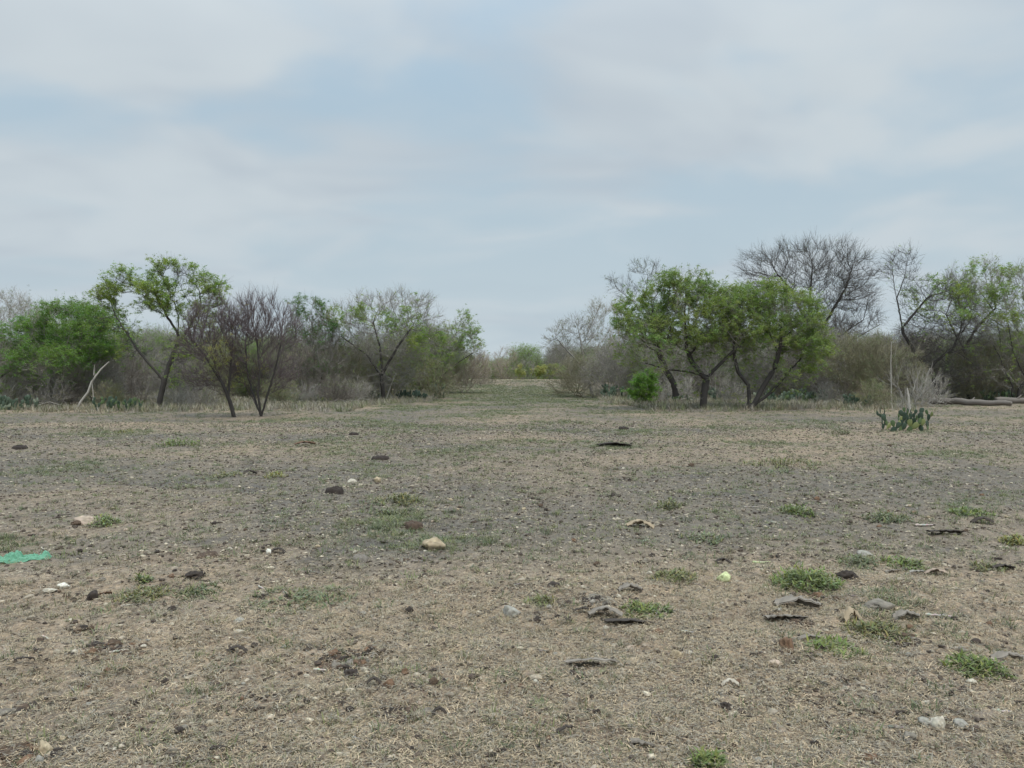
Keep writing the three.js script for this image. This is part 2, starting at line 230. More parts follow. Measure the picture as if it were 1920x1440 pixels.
// ---------------------------------------------------------------- trees and shrubs
// A crown grows by space colonisation: points fill the crown's volume, limbs reach for them, thickness follows the number of tips.
function grow(S) {
  const r = rng(S.seed), seg = (S.seg ?? 0.17) * 0.85, kill = (S.kill ?? 0.3) * 0.76, nodes = [], kids = [];
  const add = (x, y, z, p) => { nodes.push([x, y, z, p]); kids.push(0); if (p >= 0) kids[p]++; return nodes.length - 1; };
  for (const path of S.paths) {
    let [x, y, z] = path[0], at = -1, best = 0.8;
    nodes.forEach((n, i) => { const d = Math.hypot(n[0] - x, n[1] - y, (n[2] - z) * 0.4); if (d < best) { best = d; at = i; } });
    if (at < 0) at = add(x, y > 0.4 ? y : -0.12, z, -1); else z = nodes[at][2];
    let zw = z, drift = (r() - 0.5) * 0.6;
    for (let k = 1; k < path.length; k++) {
      const a = nodes[at], tx = path[k][0], ty = path[k][1], tz = path[k][2] ?? (zw += drift * (0.4 + r())), len = Math.hypot(tx - a[0], ty - a[1], tz - a[2]), n = Math.max(1, Math.round(len / seg)), s = [...a];
      for (let i = 1; i <= n; i++) { const t = i / n, j = i < n ? seg * 0.16 : 0; at = add(lerp(s[0], tx, t) + (r() - 0.5) * j, lerp(s[1], ty, t) + (r() - 0.5) * j, lerp(s[2], tz, t) + (r() - 0.5) * j * 2, at); }
    }
  }
  const pts = [];
  for (const [cx, cy, cz, rx, ry, rz, dens = 1] of S.blobs) {
    const n = Math.round(4.19 * rx * ry * rz * (S.fill ?? 22) * 2.3 * dens) + 6;
    for (let i = 0; i < n; i++) { let x, y, z, q; do { x = 2 * r() - 1; y = 2 * r() - 1; z = 2 * r() - 1; q = x * x + y * y + z * z; } while (q > 1 || r() > 0.7 + 0.3 * q); const p = [cx + x * rx, cy + y * ry, cz + z * rz]; if (p[1] > 0.08 && noise(p[0] * 0.75 + S.seed * 1.7, p[1] * 0.75, p[2] * 0.75) > (S.gaps ?? -0.3)) pts.push(p); }
  }
  const live = pts.map((p) => { let best = 1e9, at = 0; nodes.forEach((n, i) => { const d = (n[0] - p[0]) ** 2 + (n[1] - p[1]) ** 2 + (n[2] - p[2]) ** 2; if (d < best) { best = d; at = i; } }); return { p, best, at }; });
  const wob = S.wobble ?? 0.35, up = S.up ?? 0.1;
  for (let it = 0; it < 110 && live.length; it++) {
    const pull = new Map();
    for (const q of live) { const n = nodes[q.at], l = Math.sqrt(q.best) || 1, e = pull.get(q.at) ?? [0, 0, 0]; e[0] += (q.p[0] - n[0]) / l; e[1] += (q.p[1] - n[1]) / l; e[2] += (q.p[2] - n[2]) / l; pull.set(q.at, e); }
    const first = nodes.length;
    for (const [i, e] of pull) {
      if (kids[i] > 3) continue; const l = Math.hypot(...e) || 1; let dx = e[0] / l + (r() - 0.5) * wob, dy = e[1] / l + up + (r() - 0.5) * wob, dz = e[2] / l + (r() - 0.5) * wob; const m = seg / Math.hypot(dx, dy, dz);
      const n = nodes[i]; add(n[0] + dx * m, Math.max(0.02, n[1] + dy * m), n[2] + dz * m, i);
    }
    if (nodes.length === first) break;
    for (let k = live.length - 1; k >= 0; k--) {
      const q = live[k]; for (let i = first; i < nodes.length; i++) { const n = nodes[i], d = (n[0] - q.p[0]) ** 2 + (n[1] - q.p[1]) ** 2 + (n[2] - q.p[2]) ** 2; if (d < q.best) { q.best = d; q.at = i; } }
      if (q.best < kill * kill || kids[q.at] > 3) live.splice(k, 1);
    }
  }
  return nodes;
}
class Wood {                                             // collects tapered tubes
  constructor() { this.p = []; this.n = []; this.i = []; }
  ring(c, t, rad, sides) {
    const k = this.p.length / 3, a = Math.abs(t[1]) < 0.9 ? [0, 1, 0] : [1, 0, 0], u = cross(t, a), l = Math.hypot(...u) || 1; u[0] /= l; u[1] /= l; u[2] /= l; const v = cross(t, u);
    for (let s = 0; s < sides; s++) { const q = s / sides * 6.2832, x = Math.cos(q), y = Math.sin(q), n = [u[0] * x + v[0] * y, u[1] * x + v[1] * y, u[2] * x + v[2] * y]; this.p.push(c[0] + n[0] * rad, c[1] + n[1] * rad, c[2] + n[2] * rad); this.n.push(...n); }
    return k;
  }
  join(a, b, sides) { for (let s = 0; s < sides; s++) { const t = (s + 1) % sides; this.i.push(a + s, a + t, b + s, a + t, b + t, b + s); } }
  twig(a, b, rad) { const t = [b[0] - a[0], b[1] - a[1], b[2] - a[2]], l = Math.hypot(...t) || 1, k = this.ring(a, [t[0] / l, t[1] / l, t[2] / l], rad, 3), e = this.p.length / 3; this.p.push(...b); this.n.push(t[0] / l, t[1] / l, t[2] / l); for (let s = 0; s < 3; s++) this.i.push(k + s, k + (s + 1) % 3, e); }
  build() { const g = new THREE.BufferGeometry(); g.setAttribute('position', new THREE.Float32BufferAttribute(this.p, 3)); g.setAttribute('normal', new THREE.Float32BufferAttribute(this.n, 3)); g.setIndex(this.i); return g; }
}
function cross(a, b) { return [a[1] * b[2] - a[2] * b[1], a[2] * b[0] - a[0] * b[2], a[0] * b[1] - a[1] * b[0]]; }
function leafSpray(seed, n, len, wid, spread, droop) {   // a spray of narrow leaflets hung on a short stalk
  const r = rng(seed), pos = [], nor = [], idx = [];
  for (let i = 0; i < n; i++) {
    const a = r() * 6.283, e = (r() - 0.4) * 2, o = [(r() - 0.5) * spread, (r() - 0.5) * spread, (r() - 0.5) * spread], d = [Math.cos(a) * Math.cos(e), Math.sin(e) - droop, Math.sin(a) * Math.cos(e)], l = Math.hypot(...d); d[0] /= l; d[1] /= l; d[2] /= l;
    const s = cross(d, [r() - 0.5, r() + 0.2, r() - 0.5]), m = Math.hypot(...s) || 1, w = wid * (0.7 + 0.6 * r()) / 2, q = len * (0.6 + 0.7 * r()), k = pos.length / 3, nn = cross(s, d), nl = Math.hypot(...nn) || 1;
    const P = (t, u) => pos.push(o[0] + d[0] * q * t + s[0] / m * w * u, o[1] + d[1] * q * t + s[1] / m * w * u, o[2] + d[2] * q * t + s[2] / m * w * u);
    P(0, 0); P(0.45, 1); P(0.45, -1); P(1, 0); for (let t = 0; t < 4; t++) nor.push(nn[0] / nl, nn[1] / nl, nn[2] / nl); idx.push(k, k + 1, k + 2, k + 1, k + 3, k + 2);
  }
  const g = new THREE.BufferGeometry(); g.setAttribute('position', new THREE.Float32BufferAttribute(pos, 3)); g.setAttribute('normal', new THREE.Float32BufferAttribute(nor, 3)); g.setIndex(idx); return g;
}
const SPRAY = { fine: leafSpray(3, 16, 0.085, 0.016, 0.10, 0.15), broad: leafSpray(4, 12, 0.07, 0.03, 0.12, 0.0), tiny: leafSpray(5, 12, 0.045, 0.016, 0.09, 0) };
const leafMaterial = new THREE.MeshPhysicalMaterial({ roughness: 1, transmission: 0.5, thickness: 0, side: THREE.DoubleSide }); leafMaterial.color.setRGB(1, 1, 1);
const BARK = { dark: mat(0.060, 0.053, 0.048), brown: mat(0.190, 0.165, 0.142), grey: mat(0.300, 0.278, 0.248), pale: mat(0.400, 0.370, 0.325), plum: mat(0.120, 0.093, 0.092), ash: mat(0.105, 0.096, 0.088), tan: mat(0.360, 0.305, 0.245), olive: mat(0.250, 0.230, 0.150), white: mat(0.48, 0.45, 0.40) };
function woodOf(S, nodes) {
  const r = rng(S.seed + 77), n = nodes.length, tips = new Float64Array(n), main = new Int32Array(n).fill(-1), pw = S.power ?? 2.35, tipR = S.tip ?? 0.0062;
  for (let i = n - 1; i >= 0; i--) { if (tips[i] === 0) tips[i] = 1; const p = nodes[i][3]; if (p >= 0) { tips[p] += tips[i]; if (main[p] < 0 || tips[main[p]] < tips[i]) main[p] = i; } }
  const most = tips.reduce((a, b) => Math.max(a, b), 2), ex = S.trunkR ? Math.log(S.trunkR / tipR) / Math.log(most) : 1 / pw;
  const rad = (i) => tipR * Math.pow(tips[i], ex), dirOf = (i) => { const a = nodes[i], p = a[3] >= 0 ? nodes[a[3]] : null, c = main[i] >= 0 ? nodes[main[i]] : null, s = p ?? a, e = c ?? a, t = [e[0] - s[0], e[1] - s[1], e[2] - s[2]], l = Math.hypot(...t); return l ? [t[0] / l, t[1] / l, t[2] / l] : [0, 1, 0]; };
  const trunk = new Wood(), thin = new Wood(), limit = S.split ?? 0.022, sidesOf = (q) => q > 0.045 ? 7 : q > limit ? 5 : 3, rings = new Map();
  for (let i = 0; i < n; i++) {
    const p = nodes[i][3]; if (p < 0) continue; const ri = rad(i), W = ri > limit ? trunk : thin, sides = sidesOf(ri); let from;
    const prev = main[p] === i ? rings.get(p) : null;
    if (prev && prev.W === W && prev.sides === sides) from = prev.k;
    else from = W.ring(nodes[p], dirOf(main[p] === i ? p : i), Math.min(rad(p), ri * 1.25) * (nodes[p][3] < 0 ? 1.35 : 1), sides);
    const k = W.ring(nodes[i], dirOf(i), ri, sides); W.join(from, k, sides); rings.set(i, { W, sides, k });
  }
  const mid = [0, 0, 0]; nodes.forEach((q) => { mid[0] += q[0] / n; mid[1] += q[1] / n; mid[2] += q[2] / n; });
  const ends = [], len = S.twigLen ?? 0.5, per = S.twigs ?? 2, lift = S.twigUp ?? 0.35;
  for (let i = 0; i < n; i++) {
    if (tips[i] > (S.twigFrom ?? 14) || nodes[i][1] < 0.1) continue; const a = nodes[i], t = dirOf(i), q = per * (tips[i] < 3 ? 1.5 : 0.8), m = Math.floor(q) + (r() < q % 1 ? 1 : 0);
    for (let k = 0; k < m; k++) {
      const ox = a[0] - mid[0], oy = a[1] - mid[1], oz = a[2] - mid[2], ol = Math.hypot(ox, oy, oz) || 1, d = [t[0] * 0.6 + ox / ol * 0.5 + (r() - 0.5) * 1.6, t[1] * 0.6 + oy / ol * 0.4 + lift + (r() - 0.5) * 1.3, t[2] * 0.6 + oz / ol * 0.5 + (r() - 0.5) * 1.6], dl = Math.hypot(...d) || 1, L = len * (0.5 + r());
      const step = (p, v, q) => [p[0] + v[0] * q, Math.max(0.02, p[1] + v[1] * q), p[2] + v[2] * q], u = d.map((v) => v / dl), b = step(a, u, L * 0.5), u2 = u.map((v) => v + (r() - 0.5) * 0.7), e = step(b, u2, L * 0.5), k0 = thin.ring(a, u, tipR * 0.85, 3), k1 = thin.ring(b, u, tipR * 0.6, 3), k2 = thin.ring(e, u, tipR * 0.3, 3); thin.join(k0, k1, 3); thin.join(k1, k2, 3);
      for (let w = 0; w < 2; w++) { const f = w ? b : step(a, u, L * (0.3 + 0.3 * r())), h = step(f, [u[0] + (r() - 0.5) * 1.8, u[1] + lift * 0.5 + (r() - 0.5) * 1.4, u[2] + (r() - 0.5) * 1.8], L * (0.25 + 0.3 * r())); thin.twig(f, h, tipR * 0.6); ends.push([f, h]); }
      ends.push([b, e]);
    }
  }
  return { trunk, thin, ends };
}
function pxAt(px, py, d, base) { return [(px - 960) / F * d - base.x, EYE + (HORIZON - py) / F * d - base.y]; }
// S: at [px, py] (foot seen on the ground) or px + d; paths and blobs in photo pixels at the tree's own distance
function woody(name, label, category, S) {
  const d = S.d ?? spot(...S.at).d, px = S.px ?? S.at[0], base = { x: (px - 960) / F * d, z: -d }; base.y = heightAt(base.x, base.z);
  const m = d / F, o = new THREE.Group(); o.name = numbered(name); o.position.set(base.x, base.y, base.z); tag(o, label, category, S.group); scene.add(o);
  const r = rng(S.seed + 9), low = S.blobs.reduce((a, b) => Math.max(a, b[1]), -1e9), toY = (py) => pxAt(px, py, d, base)[1];
  const blobs = S.blobs.map(([x, y, rx, ry, dens = 1, z = null]) => { const [X, Y] = pxAt(x, y, d, base), rz = Math.max(rx * 0.8, ry * 0.8) * m * (S.deep ?? 1); return [X, Y, z ?? (r() - 0.5) * rz * 0.8, rx * m, ry * m, rz, dens]; });
  let paths;
  if (S.paths) paths = S.paths.map((q, n) => q.map(([x, y, z]) => [...pxAt(x, y, d, base), ...(z !== undefined ? [z] : [])]).map((v, k) => k === 0 ? [v[0], v[1], v[2] ?? (n ? (r() - 0.5) * 0.5 : 0)] : v));
  else {
    const stems = S.stems ?? 3, reach = S.reach ?? 0.5, cx = blobs.reduce((a, b) => a + b[0], 0) / blobs.length, bottom = Math.min(...blobs.map((b) => b[1] - b[4] * 0.5));
    paths = Array.from({ length: stems }, (_, i) => { const a = i / stems * 6.283 + r(), q = (S.foot ?? 0.16) * (0.4 + r()), h = Math.max(0.25, bottom * (0.6 + 0.5 * r())); return [[Math.cos(a) * q, 0, Math.sin(a) * q], [Math.cos(a) * q * 1.8 + cx * 0.3 + (r() - 0.5) * 0.2, h * 0.5, Math.sin(a) * q * 1.8], [cx * 0.6 + Math.cos(a) * reach * h, h, Math.sin(a) * reach * h]]; });
  }
  const nodes = grow({ ...S, paths, blobs }), W = woodOf(S, nodes), bark = BARK[S.bark ?? 'dark'], twig = BARK[S.twig ?? S.bark ?? 'brown'];
  if (W.trunk.i.length) part('trunk', W.trunk.build(), bark, o);
  part('branches', W.thin.build(), twig, o);
  if (S.leaf) {
    const L = S.leaf, zones = L.zones?.map(([x, y, rx, ry]) => [...pxAt(x, y, d, base), rx * m, ry * m]), list = [];
    for (const [a, b] of W.ends) {
      let k = L.per * 0.5; if (zones) { let hit = false; for (const z of zones) if (((b[0] - z[0]) / z[2]) ** 2 + ((b[1] - z[1]) / z[3]) ** 2 < 1) hit = true; if (!hit) k *= L.outside ?? 0.05; }
      k *= smooth(-0.18, 0.3, noise(b[0] * 1.3 + S.seed, b[1] * 1.3, b[2] * 1.3) + (L.even ?? 0)) * 1.6;
      for (let c = Math.floor(k) + (r() < k % 1 ? 1 : 0); c > 0; c--) { const t = 0.25 + 0.8 * r(); list.push([lerp(a[0], b[0], t), lerp(a[1], b[1], t), lerp(a[2], b[2], t)]); }
    }
    const im = new THREE.InstancedMesh(SPRAY[L.kind ?? 'fine'], leafMaterial, list.length); im.name = 'crown'; im.userData.kind = 'stuff'; im.castShadow = im.receiveShadow = true;
    list.forEach((p, i) => { EU.set((r() - 0.5) * 1.2, r() * 6.283, (r() - 0.5) * 1.2); im.setMatrixAt(i, M4.compose(VP.set(...p), QT.setFromEuler(EU), VS.setScalar((L.size ?? 1) * (0.7 + 0.7 * r())))); const t = 0.75 + 0.5 * r(), y = 0.95 + 0.3 * r() + 0.28 * noise(p[0] * 0.9 + S.seed, p[1] * 0.9, p[2] * 0.9); im.setColorAt(i, CO.setRGB(L.c[0] * t * y, L.c[1] * t, L.c[2] * t)); });
    if (list.length) o.add(im);
  }
  return o;
}
const GREEN = { bright: [0.160, 0.330, 0.035], fresh: [0.255, 0.400, 0.060], mesquite: [0.225, 0.345, 0.060], dull: [0.205, 0.255, 0.105], yellow: [0.310, 0.360, 0.085], deep: [0.115, 0.250, 0.045] };
const tree = (l, S) => woody('mesquite_tree', l, 'tree', S), shrub = (l, S) => woody('shrub', l, 'shrub', S);

// --- left of the track
tree('pale bare tree behind the green bush at the left edge', { seed: 101, d: 45, px: 12, blobs: [[10, 600, 70, 52], [60, 605, 40, 45], [-40, 620, 50, 60]], bark: 'brown', twig: 'pale', fill: 15, leaf: { c: GREEN.dull, per: 0.25, kind: 'tiny' } });
tree('dark limbed green tree cut off by the left edge', { seed: 102, d: 35, px: -30, blobs: [[-30, 650, 55, 48], [20, 665, 48, 50], [0, 710, 55, 35]], trunkR: 0.1, paths: [[[-30, 768], [-20, 720], [0, 700], [45, 670]], [[-22, 720], [-45, 680]]], leaf: { c: GREEN.bright, per: 0.8 }, bark: 'dark', twig: 'grey' });
tree('dense bright green bush left of the tall mesquite', { seed: 103, d: 36, px: 125, blobs: [[135, 615, 82, 48], [75, 645, 55, 45], [195, 645, 50, 55], [125, 690, 85, 42, 0.7]], stems: 5, trunkR: 0.09, leaf: { c: GREEN.bright, per: 1.8, even: 0.25, zones: [[130, 625, 120, 62]], outside: 0.2 }, bark: 'brown', twig: 'grey', fill: 20 });
tree('tallest tree on the left, forked mesquite with bright green tufts', { seed: 104, at: [295, 766], paths: [[[295, 766], [303, 738], [309, 715], [290, 690], [262, 655], [240, 620]], [[309, 716], [318, 680], [327, 640], [325, 595]], [[325, 650], [350, 610], [368, 575]], [[327, 625], [300, 590], [285, 560]]], blobs: [[200, 558, 26, 28, 1.2], [238, 535, 26, 26, 1.2], [278, 518, 24, 22, 1.2], [315, 512, 26, 20, 1.2], [355, 525, 26, 22, 1.2], [395, 545, 26, 24, 1.2], [300, 560, 45, 34, 0.5], [350, 565, 40, 36, 0.5], [210, 605, 30, 30, 0.8], [385, 600, 40, 40, 0.6], [355, 650, 45, 40, 0.4], [330, 700, 40, 30, 0.3], [250, 640, 34, 40, 0.5]], leaf: { c: GREEN.fresh, per: 2.0, even: 0.1, zones: [[300, 545, 140, 62]], outside: 0.25 }, bark: 'dark', twig: 'ash', fill: 22, seg: 0.15, kill: 0.25, trunkR: 0.12 });
shrub('leafless plum brown shrub on one leaning stem, in front of the tall mesquite', { seed: 105, at: [440, 782], paths: [[[441, 782], [432, 745], [420, 705], [405, 660]], [[433, 745], [440, 690], [445, 640]], [[425, 720], [395, 670], [375, 640]]], trunkR: 0.07, blobs: [[405, 640, 52, 78], [440, 640, 36, 70], [378, 680, 42, 62], [410, 715, 45, 32, 0.7]], bark: 'dark', twig: 'plum', up: 0.45, twigUp: 0.9, twigs: 3.2, twigLen: 0.42, fill: 24, leaf: { c: GREEN.yellow, per: 0.5, kind: 'tiny', zones: [[420, 680, 35, 55]], outside: 0.02 } });
shrub('leafless plum brown shrub rising on several dark upright stems', { seed: 106, at: [488, 781], paths: [[[490, 781], [487, 740], [492, 690], [490, 640]], [[481, 780], [472, 738], [458, 690], [455, 640]], [[499, 778], [506, 735], [525, 680], [535, 640]], [[476, 779], [470, 745], [440, 700]]], trunkR: 0.07, blobs: [[485, 635, 55, 78], [525, 645, 38, 72], [455, 660, 40, 65], [500, 705, 55, 45]], bark: 'dark', twig: 'plum', up: 0.45, twigUp: 0.95, twigs: 3.2, twigLen: 0.45, fill: 24, leaf: { c: GREEN.yellow, per: 0.4, kind: 'tiny', zones: [[470, 690, 30, 40]], outside: 0.015 } });
tree('small dark green tree behind the right of the plum brown shrubs', { seed: 107, d: 41, px: 585, blobs: [[578, 595, 36, 36], [600, 630, 38, 42], [570, 650, 36, 45], [590, 700, 45, 40, 0.6]], stems: 3, leaf: { c: GREEN.deep, per: 1.1 }, bark: 'dark', twig: 'brown' });
tree('spreading half bare mesquite with green tufts between small green tree and track', { seed: 108, d: 42, px: 718, paths: [[[720, 748], [716, 705], [690, 665], [645, 632]], [[716, 705], [745, 655], [775, 615]], [[716, 700], [712, 650], [700, 610]]], trunkR: 0.11, blobs: [[645, 610, 48, 40], [700, 590, 52, 42], [748, 575, 48, 38], [790, 600, 40, 50], [720, 640, 90, 48], [815, 640, 34, 40], [700, 700, 80, 34, 0.5]], leaf: { c: GREEN.fresh, per: 1.25, zones: [[645, 592, 34, 22], [690, 588, 26, 18], [755, 600, 40, 26], [800, 640, 40, 30]], outside: 0.06 }, bark: 'dark', twig: 'grey', fill: 13, twigs: 2.2 });
tree('green mesquite leaning right over the track edge', { seed: 109, at: [803, 738], paths: [[[803, 738], [825, 708], [862, 678], [890, 660]], [[815, 722], [820, 680], [835, 650]], [[806, 735], [790, 690], [785, 660]]], trunkR: 0.09, blobs: [[862, 638, 38, 36], [870, 605, 16, 18, 1.5], [830, 655, 42, 40], [800, 670, 40, 44], [885, 655, 22, 20], [810, 705, 40, 30, 0.7]], leaf: { c: GREEN.fresh, per: 1.2, kind: 'fine' }, bark: 'dark', twig: 'grey', fill: 22 });
shrub('yellow green bush in front of the half bare mesquite', { seed: 110, d: 43, px: 740, blobs: [[735, 672, 36, 30], [770, 690, 34, 28], [710, 700, 30, 26]], leaf: { c: GREEN.yellow, per: 0.9, kind: 'tiny' }, bark: 'grey', fill: 26 });
shrub('pinkish grey leafless shrub on the left bank of the track', { seed: 111, d: 54, px: 868, blobs: [[865, 708, 32, 26], [895, 698, 26, 30], [845, 718, 22, 20]], bark: 'tan', twig: 'tan', fill: 34, kill: 0.22, twigs: 3, twigUp: 0.6, up: 0.3 });
[[15, 37, 40, 40, 'grey'], [55, 36.5, 46, 44, 'grey'], [100, 35.5, 42, 40, 'grey'], [178, 36, 40, 52, 'grey'], [235, 38, 42, 46, 'brown'], [262, 40, 40, 58, 'grey'], [345, 38, 44, 50, 'grey'], [388, 37.5, 34, 58, 'olive'], [545, 40, 42, 58, 'brown'], [600, 41, 40, 60, 'grey'], [642, 42, 40, 54, 'olive'], [680, 43.5, 36, 50, 'grey'], [815, 46, 30, 34, 'olive']].forEach(([px, d, w, h, c], i) => {
  const where = ['at the left edge behind grey cactus pads', 'under the cut off green tree', 'under the left side of the bright green bush', 'behind the leaning pale dead branch', 'under the right side of the bright green bush', 'just left of the tall mesquite trunk', 'just right of the tall mesquite trunk', 'behind the leaning plum brown shrub', 'behind the cactus right of the plum brown shrubs', 'under the small dark green tree', 'left of the half bare mesquite trunk', 'around the half bare mesquite trunk', 'between dark cactus and pinkish grey shrub'][i];
  const foot = EYE * F / d + HORIZON - 3; shrub(`low twiggy ${c === 'olive' ? 'olive' : c === 'brown' ? 'brown' : 'grey'} shrub ${where}`, { seed: 120 + i, d, px, blobs: [[px, foot - h * 1.05, w * 1.15, h * 0.95], [px + 16, foot - h * 0.6, w * 0.9, h * 0.6]], bark: c, fill: 22, kill: 0.26, stems: 6, twigs: 2.4, leaf: c === 'olive' ? { c: GREEN.dull, per: 0.55, kind: 'tiny' } : { c: GREEN.dull, per: 0.12, kind: 'tiny' }, group: 'low brush along the edge of the field' });
});

[[8, 34.5, 36, 34, 'pale'], [85, 34, 40, 40, 'grey'], [128, 35, 34, 36, 'brown'], [205, 34.8, 30, 30, 'olive'], [330, 35, 34, 26, 'pale'], [372, 34, 30, 34, 'grey'], [525, 35.5, 34, 34, 'olive'], [572, 38, 30, 26, 'grey'], [630, 38.5, 36, 34, 'brown'], [668, 40, 30, 28, 'pale']].forEach(([px, d, w, h, c], i) => {
  const where = ['at the left edge in front of the grey cactus', 'left of the leaning pale dead branch', 'around the foot of the leaning pale dead branch', 'right of the leaning pale dead branch', 'at the foot of the tall mesquite', 'between tall mesquite and the leaning plum shrub', 'at the right foot of the many stemmed plum shrub', 'among the pale cactus pads', 'right of the small cactus with cream pads', 'left of the cactus with one pale pad'][i];
  const foot = EYE * F / d + HORIZON - 2; shrub(`knee high ${c} twiggy shrub ${where}`, { seed: 150 + i, d, px, blobs: [[px, foot - h * 0.7, w, h * 0.65], [px + 10, foot - h * 0.4, w * 0.8, h * 0.35]], bark: c, fill: 34, kill: 0.2, stems: 7, foot: 0.35, twigs: 2.4, twigLen: 0.36, up: 0.3, leaf: { c: GREEN.dull, per: c === 'olive' ? 0.8 : 0.15, kind: 'tiny' }, group: 'low brush along the edge of the field' });
});

// --- right of the track
tree('grey leafless tree leaning left over the track, first on the right side', { seed: 201, d: 50, px: 1112, paths: [[[1112, 744], [1098, 695], [1065, 660], [1040, 632]], [[1100, 700], [1090, 650], [1085, 620]]], trunkR: 0.09, blobs: [[1052, 635, 32, 34], [1038, 665, 24, 32], [1088, 625, 30, 34], [1075, 680, 42, 42]], bark: 'grey', twig: 'grey', fill: 20, leaf: { c: GREEN.dull, per: 0.3, kind: 'tiny' } });
shrub('brown twiggy shrub below the grey tree leaning over the track', { seed: 202, d: 48, px: 1090, blobs: [[1085, 705, 40, 34], [1060, 720, 28, 24]], bark: 'olive', fill: 30, kill: 0.22, stems: 6, twigs: 3 });
shrub('brown twiggy shrub between the leaning grey tree and bright green bush', { seed: 203, d: 46, px: 1150, blobs: [[1150, 690, 40, 46], [1120, 710, 30, 34]], bark: 'olive', twig: 'grey', fill: 28, kill: 0.24, stems: 6, twigs: 2.8, leaf: { c: GREEN.dull, per: 0.2, kind: 'tiny' } });
tree('small grey tufted tree behind the leaning grey tree', { seed: 204, d: 53, px: 1130, blobs: [[1120, 585, 18, 22], [1150, 600, 24, 30], [1125, 630, 32, 34]], bark: 'brown', twig: 'tan', stems: 2, fill: 22, leaf: { c: GREEN.dull, per: 0.7, kind: 'tiny' } });
tree('sparse bare tree poking above the left end of the green mesquites', { seed: 205, d: 47, px: 1225, paths: [[[1225, 745], [1222, 660], [1212, 600], [1208, 560], [1212, 520]], [[1212, 600], [1185, 565], [1160, 545]]], blobs: [[1160, 530, 22, 22], [1195, 508, 22, 18], [1222, 512, 18, 22], [1180, 555, 26, 20], [1225, 550, 24, 24]], bark: 'dark', twig: 'ash', fill: 12, twigs: 2, leaf: { c: GREEN.dull, per: 0.35, kind: 'tiny' } });
tree('green mesquite with upright dark trunk and long horizontal limb', { seed: 206, at: [1318, 767], paths: [[[1318, 767], [1319, 738], [1324, 708], [1348, 682], [1372, 658], [1392, 640]], [[1323, 708], [1295, 698], [1262, 694], [1240, 690]], [[1268, 742], [1262, 718], [1245, 692], [1232, 660]], [[1296, 752], [1283, 728], [1281, 705], [1290, 696]], [[1322, 704], [1300, 680], [1290, 655]]], trunkR: 0.15, blobs: [[1210, 605, 58, 55], [1262, 560, 52, 46], [1305, 548, 40, 34], [1285, 615, 80, 62], [1345, 600, 48, 55], [1220, 660, 68, 46, 0.8], [1290, 665, 70, 36, 0.6]], leaf: { c: GREEN.mesquite, per: 1.8, even: 0.3, zones: [[1275, 575, 150, 70]], outside: 0.25 }, bark: 'dark', twig: 'grey', fill: 17 });
tree('green mesquite whose thick dark trunk sweeps up to the left', { seed: 207, at: [1412, 768], paths: [[[1412, 768], [1390, 742], [1362, 722], [1330, 706], [1305, 690]], [[1408, 762], [1402, 722], [1382, 697], [1372, 660]], [[1412, 764], [1428, 730], [1452, 690], [1462, 650]], [[1415, 766], [1450, 735], [1490, 690]]], trunkR: 0.16, blobs: [[1392, 585, 54, 46], [1450, 575, 52, 42], [1495, 605, 44, 50], [1430, 625, 85, 58], [1515, 650, 40, 50, 0.9], [1380, 655, 48, 40, 0.7], [1475, 690, 66, 46, 0.7]], leaf: { c: GREEN.mesquite, per: 1.8, even: 0.3, zones: [[1445, 580, 120, 70], [1520, 640, 40, 60]], outside: 0.25 }, bark: 'dark', twig: 'grey', fill: 17 });
shrub('vivid green leafy bush on the open edge, left of mesquite trunks', { seed: 208, at: [1208, 759], blobs: [[1206, 720, 17, 22], [1216, 708, 13, 14], [1198, 738, 15, 14], [1222, 730, 10, 16]], stems: 5, leaf: { c: [0.170, 0.370, 0.040], per: 1.5, even: 0.25 }, bark: 'brown', fill: 50, kill: 0.16, seg: 0.1, twigLen: 0.24, tip: 0.003 });
tree('tallest bare tree, wide crown of dark twigs behind the green mesquites', { seed: 209, d: 46, px: 1532, paths: [[[1532, 748], [1526, 670], [1518, 610], [1490, 545], [1462, 510]], [[1524, 650], [1555, 595], [1585, 540], [1595, 500]], [[1528, 660], [1580, 625], [1615, 600]], [[1518, 610], [1522, 550], [1525, 500]], [[1530, 690], [1560, 645], [1600, 635], [1640, 610]]], trunkR: 0.15, blobs: [[1430, 512, 44, 44], [1475, 495, 48, 40], [1520, 488, 50, 38], [1570, 500, 48, 44], [1612, 530, 40, 50], [1600, 590, 60, 48], [1535, 550, 80, 58], [1460, 560, 50, 40], [1560, 640, 60, 40, 0.7]], bark: 'dark', twig: 'ash', fill: 8, up: 0.25, twigs: 1.9, twigLen: 0.66, twigUp: 0.5, tip: 0.007, leaf: { c: GREEN.dull, per: 0.12, zones: [[1505, 500, 12, 40], [1570, 485, 14, 30], [1570, 560, 14, 40]], outside: 0.25, kind: 'tiny' } });
tree('crooked dark mesquite, one thin bare limb high, behind the fallen log', { seed: 210, at: [1764, 752], paths: [[[1764, 752], [1755, 722], [1742, 692], [1715, 662], [1692, 625], [1684, 580], [1674, 535], [1670, 500]], [[1742, 692], [1758, 674], [1785, 655], [1800, 620]], [[1690, 615], [1715, 585], [1735, 560]], [[1680, 560], [1695, 520], [1700, 485]]], trunkR: 0.13, blobs: [[1665, 500, 24, 34, 0.8], [1697, 505, 20, 38, 0.8], [1735, 575, 48, 50], [1785, 565, 46, 48], [1770, 630, 70, 48], [1715, 640, 42, 45], [1790, 690, 60, 40, 0.6]], leaf: { c: GREEN.fresh, per: 0.75, zones: [[1745, 560, 45, 45], [1790, 560, 45, 40]], outside: 0.08 }, bark: 'dark', twig: 'ash', fill: 14, twigLen: 0.55 });
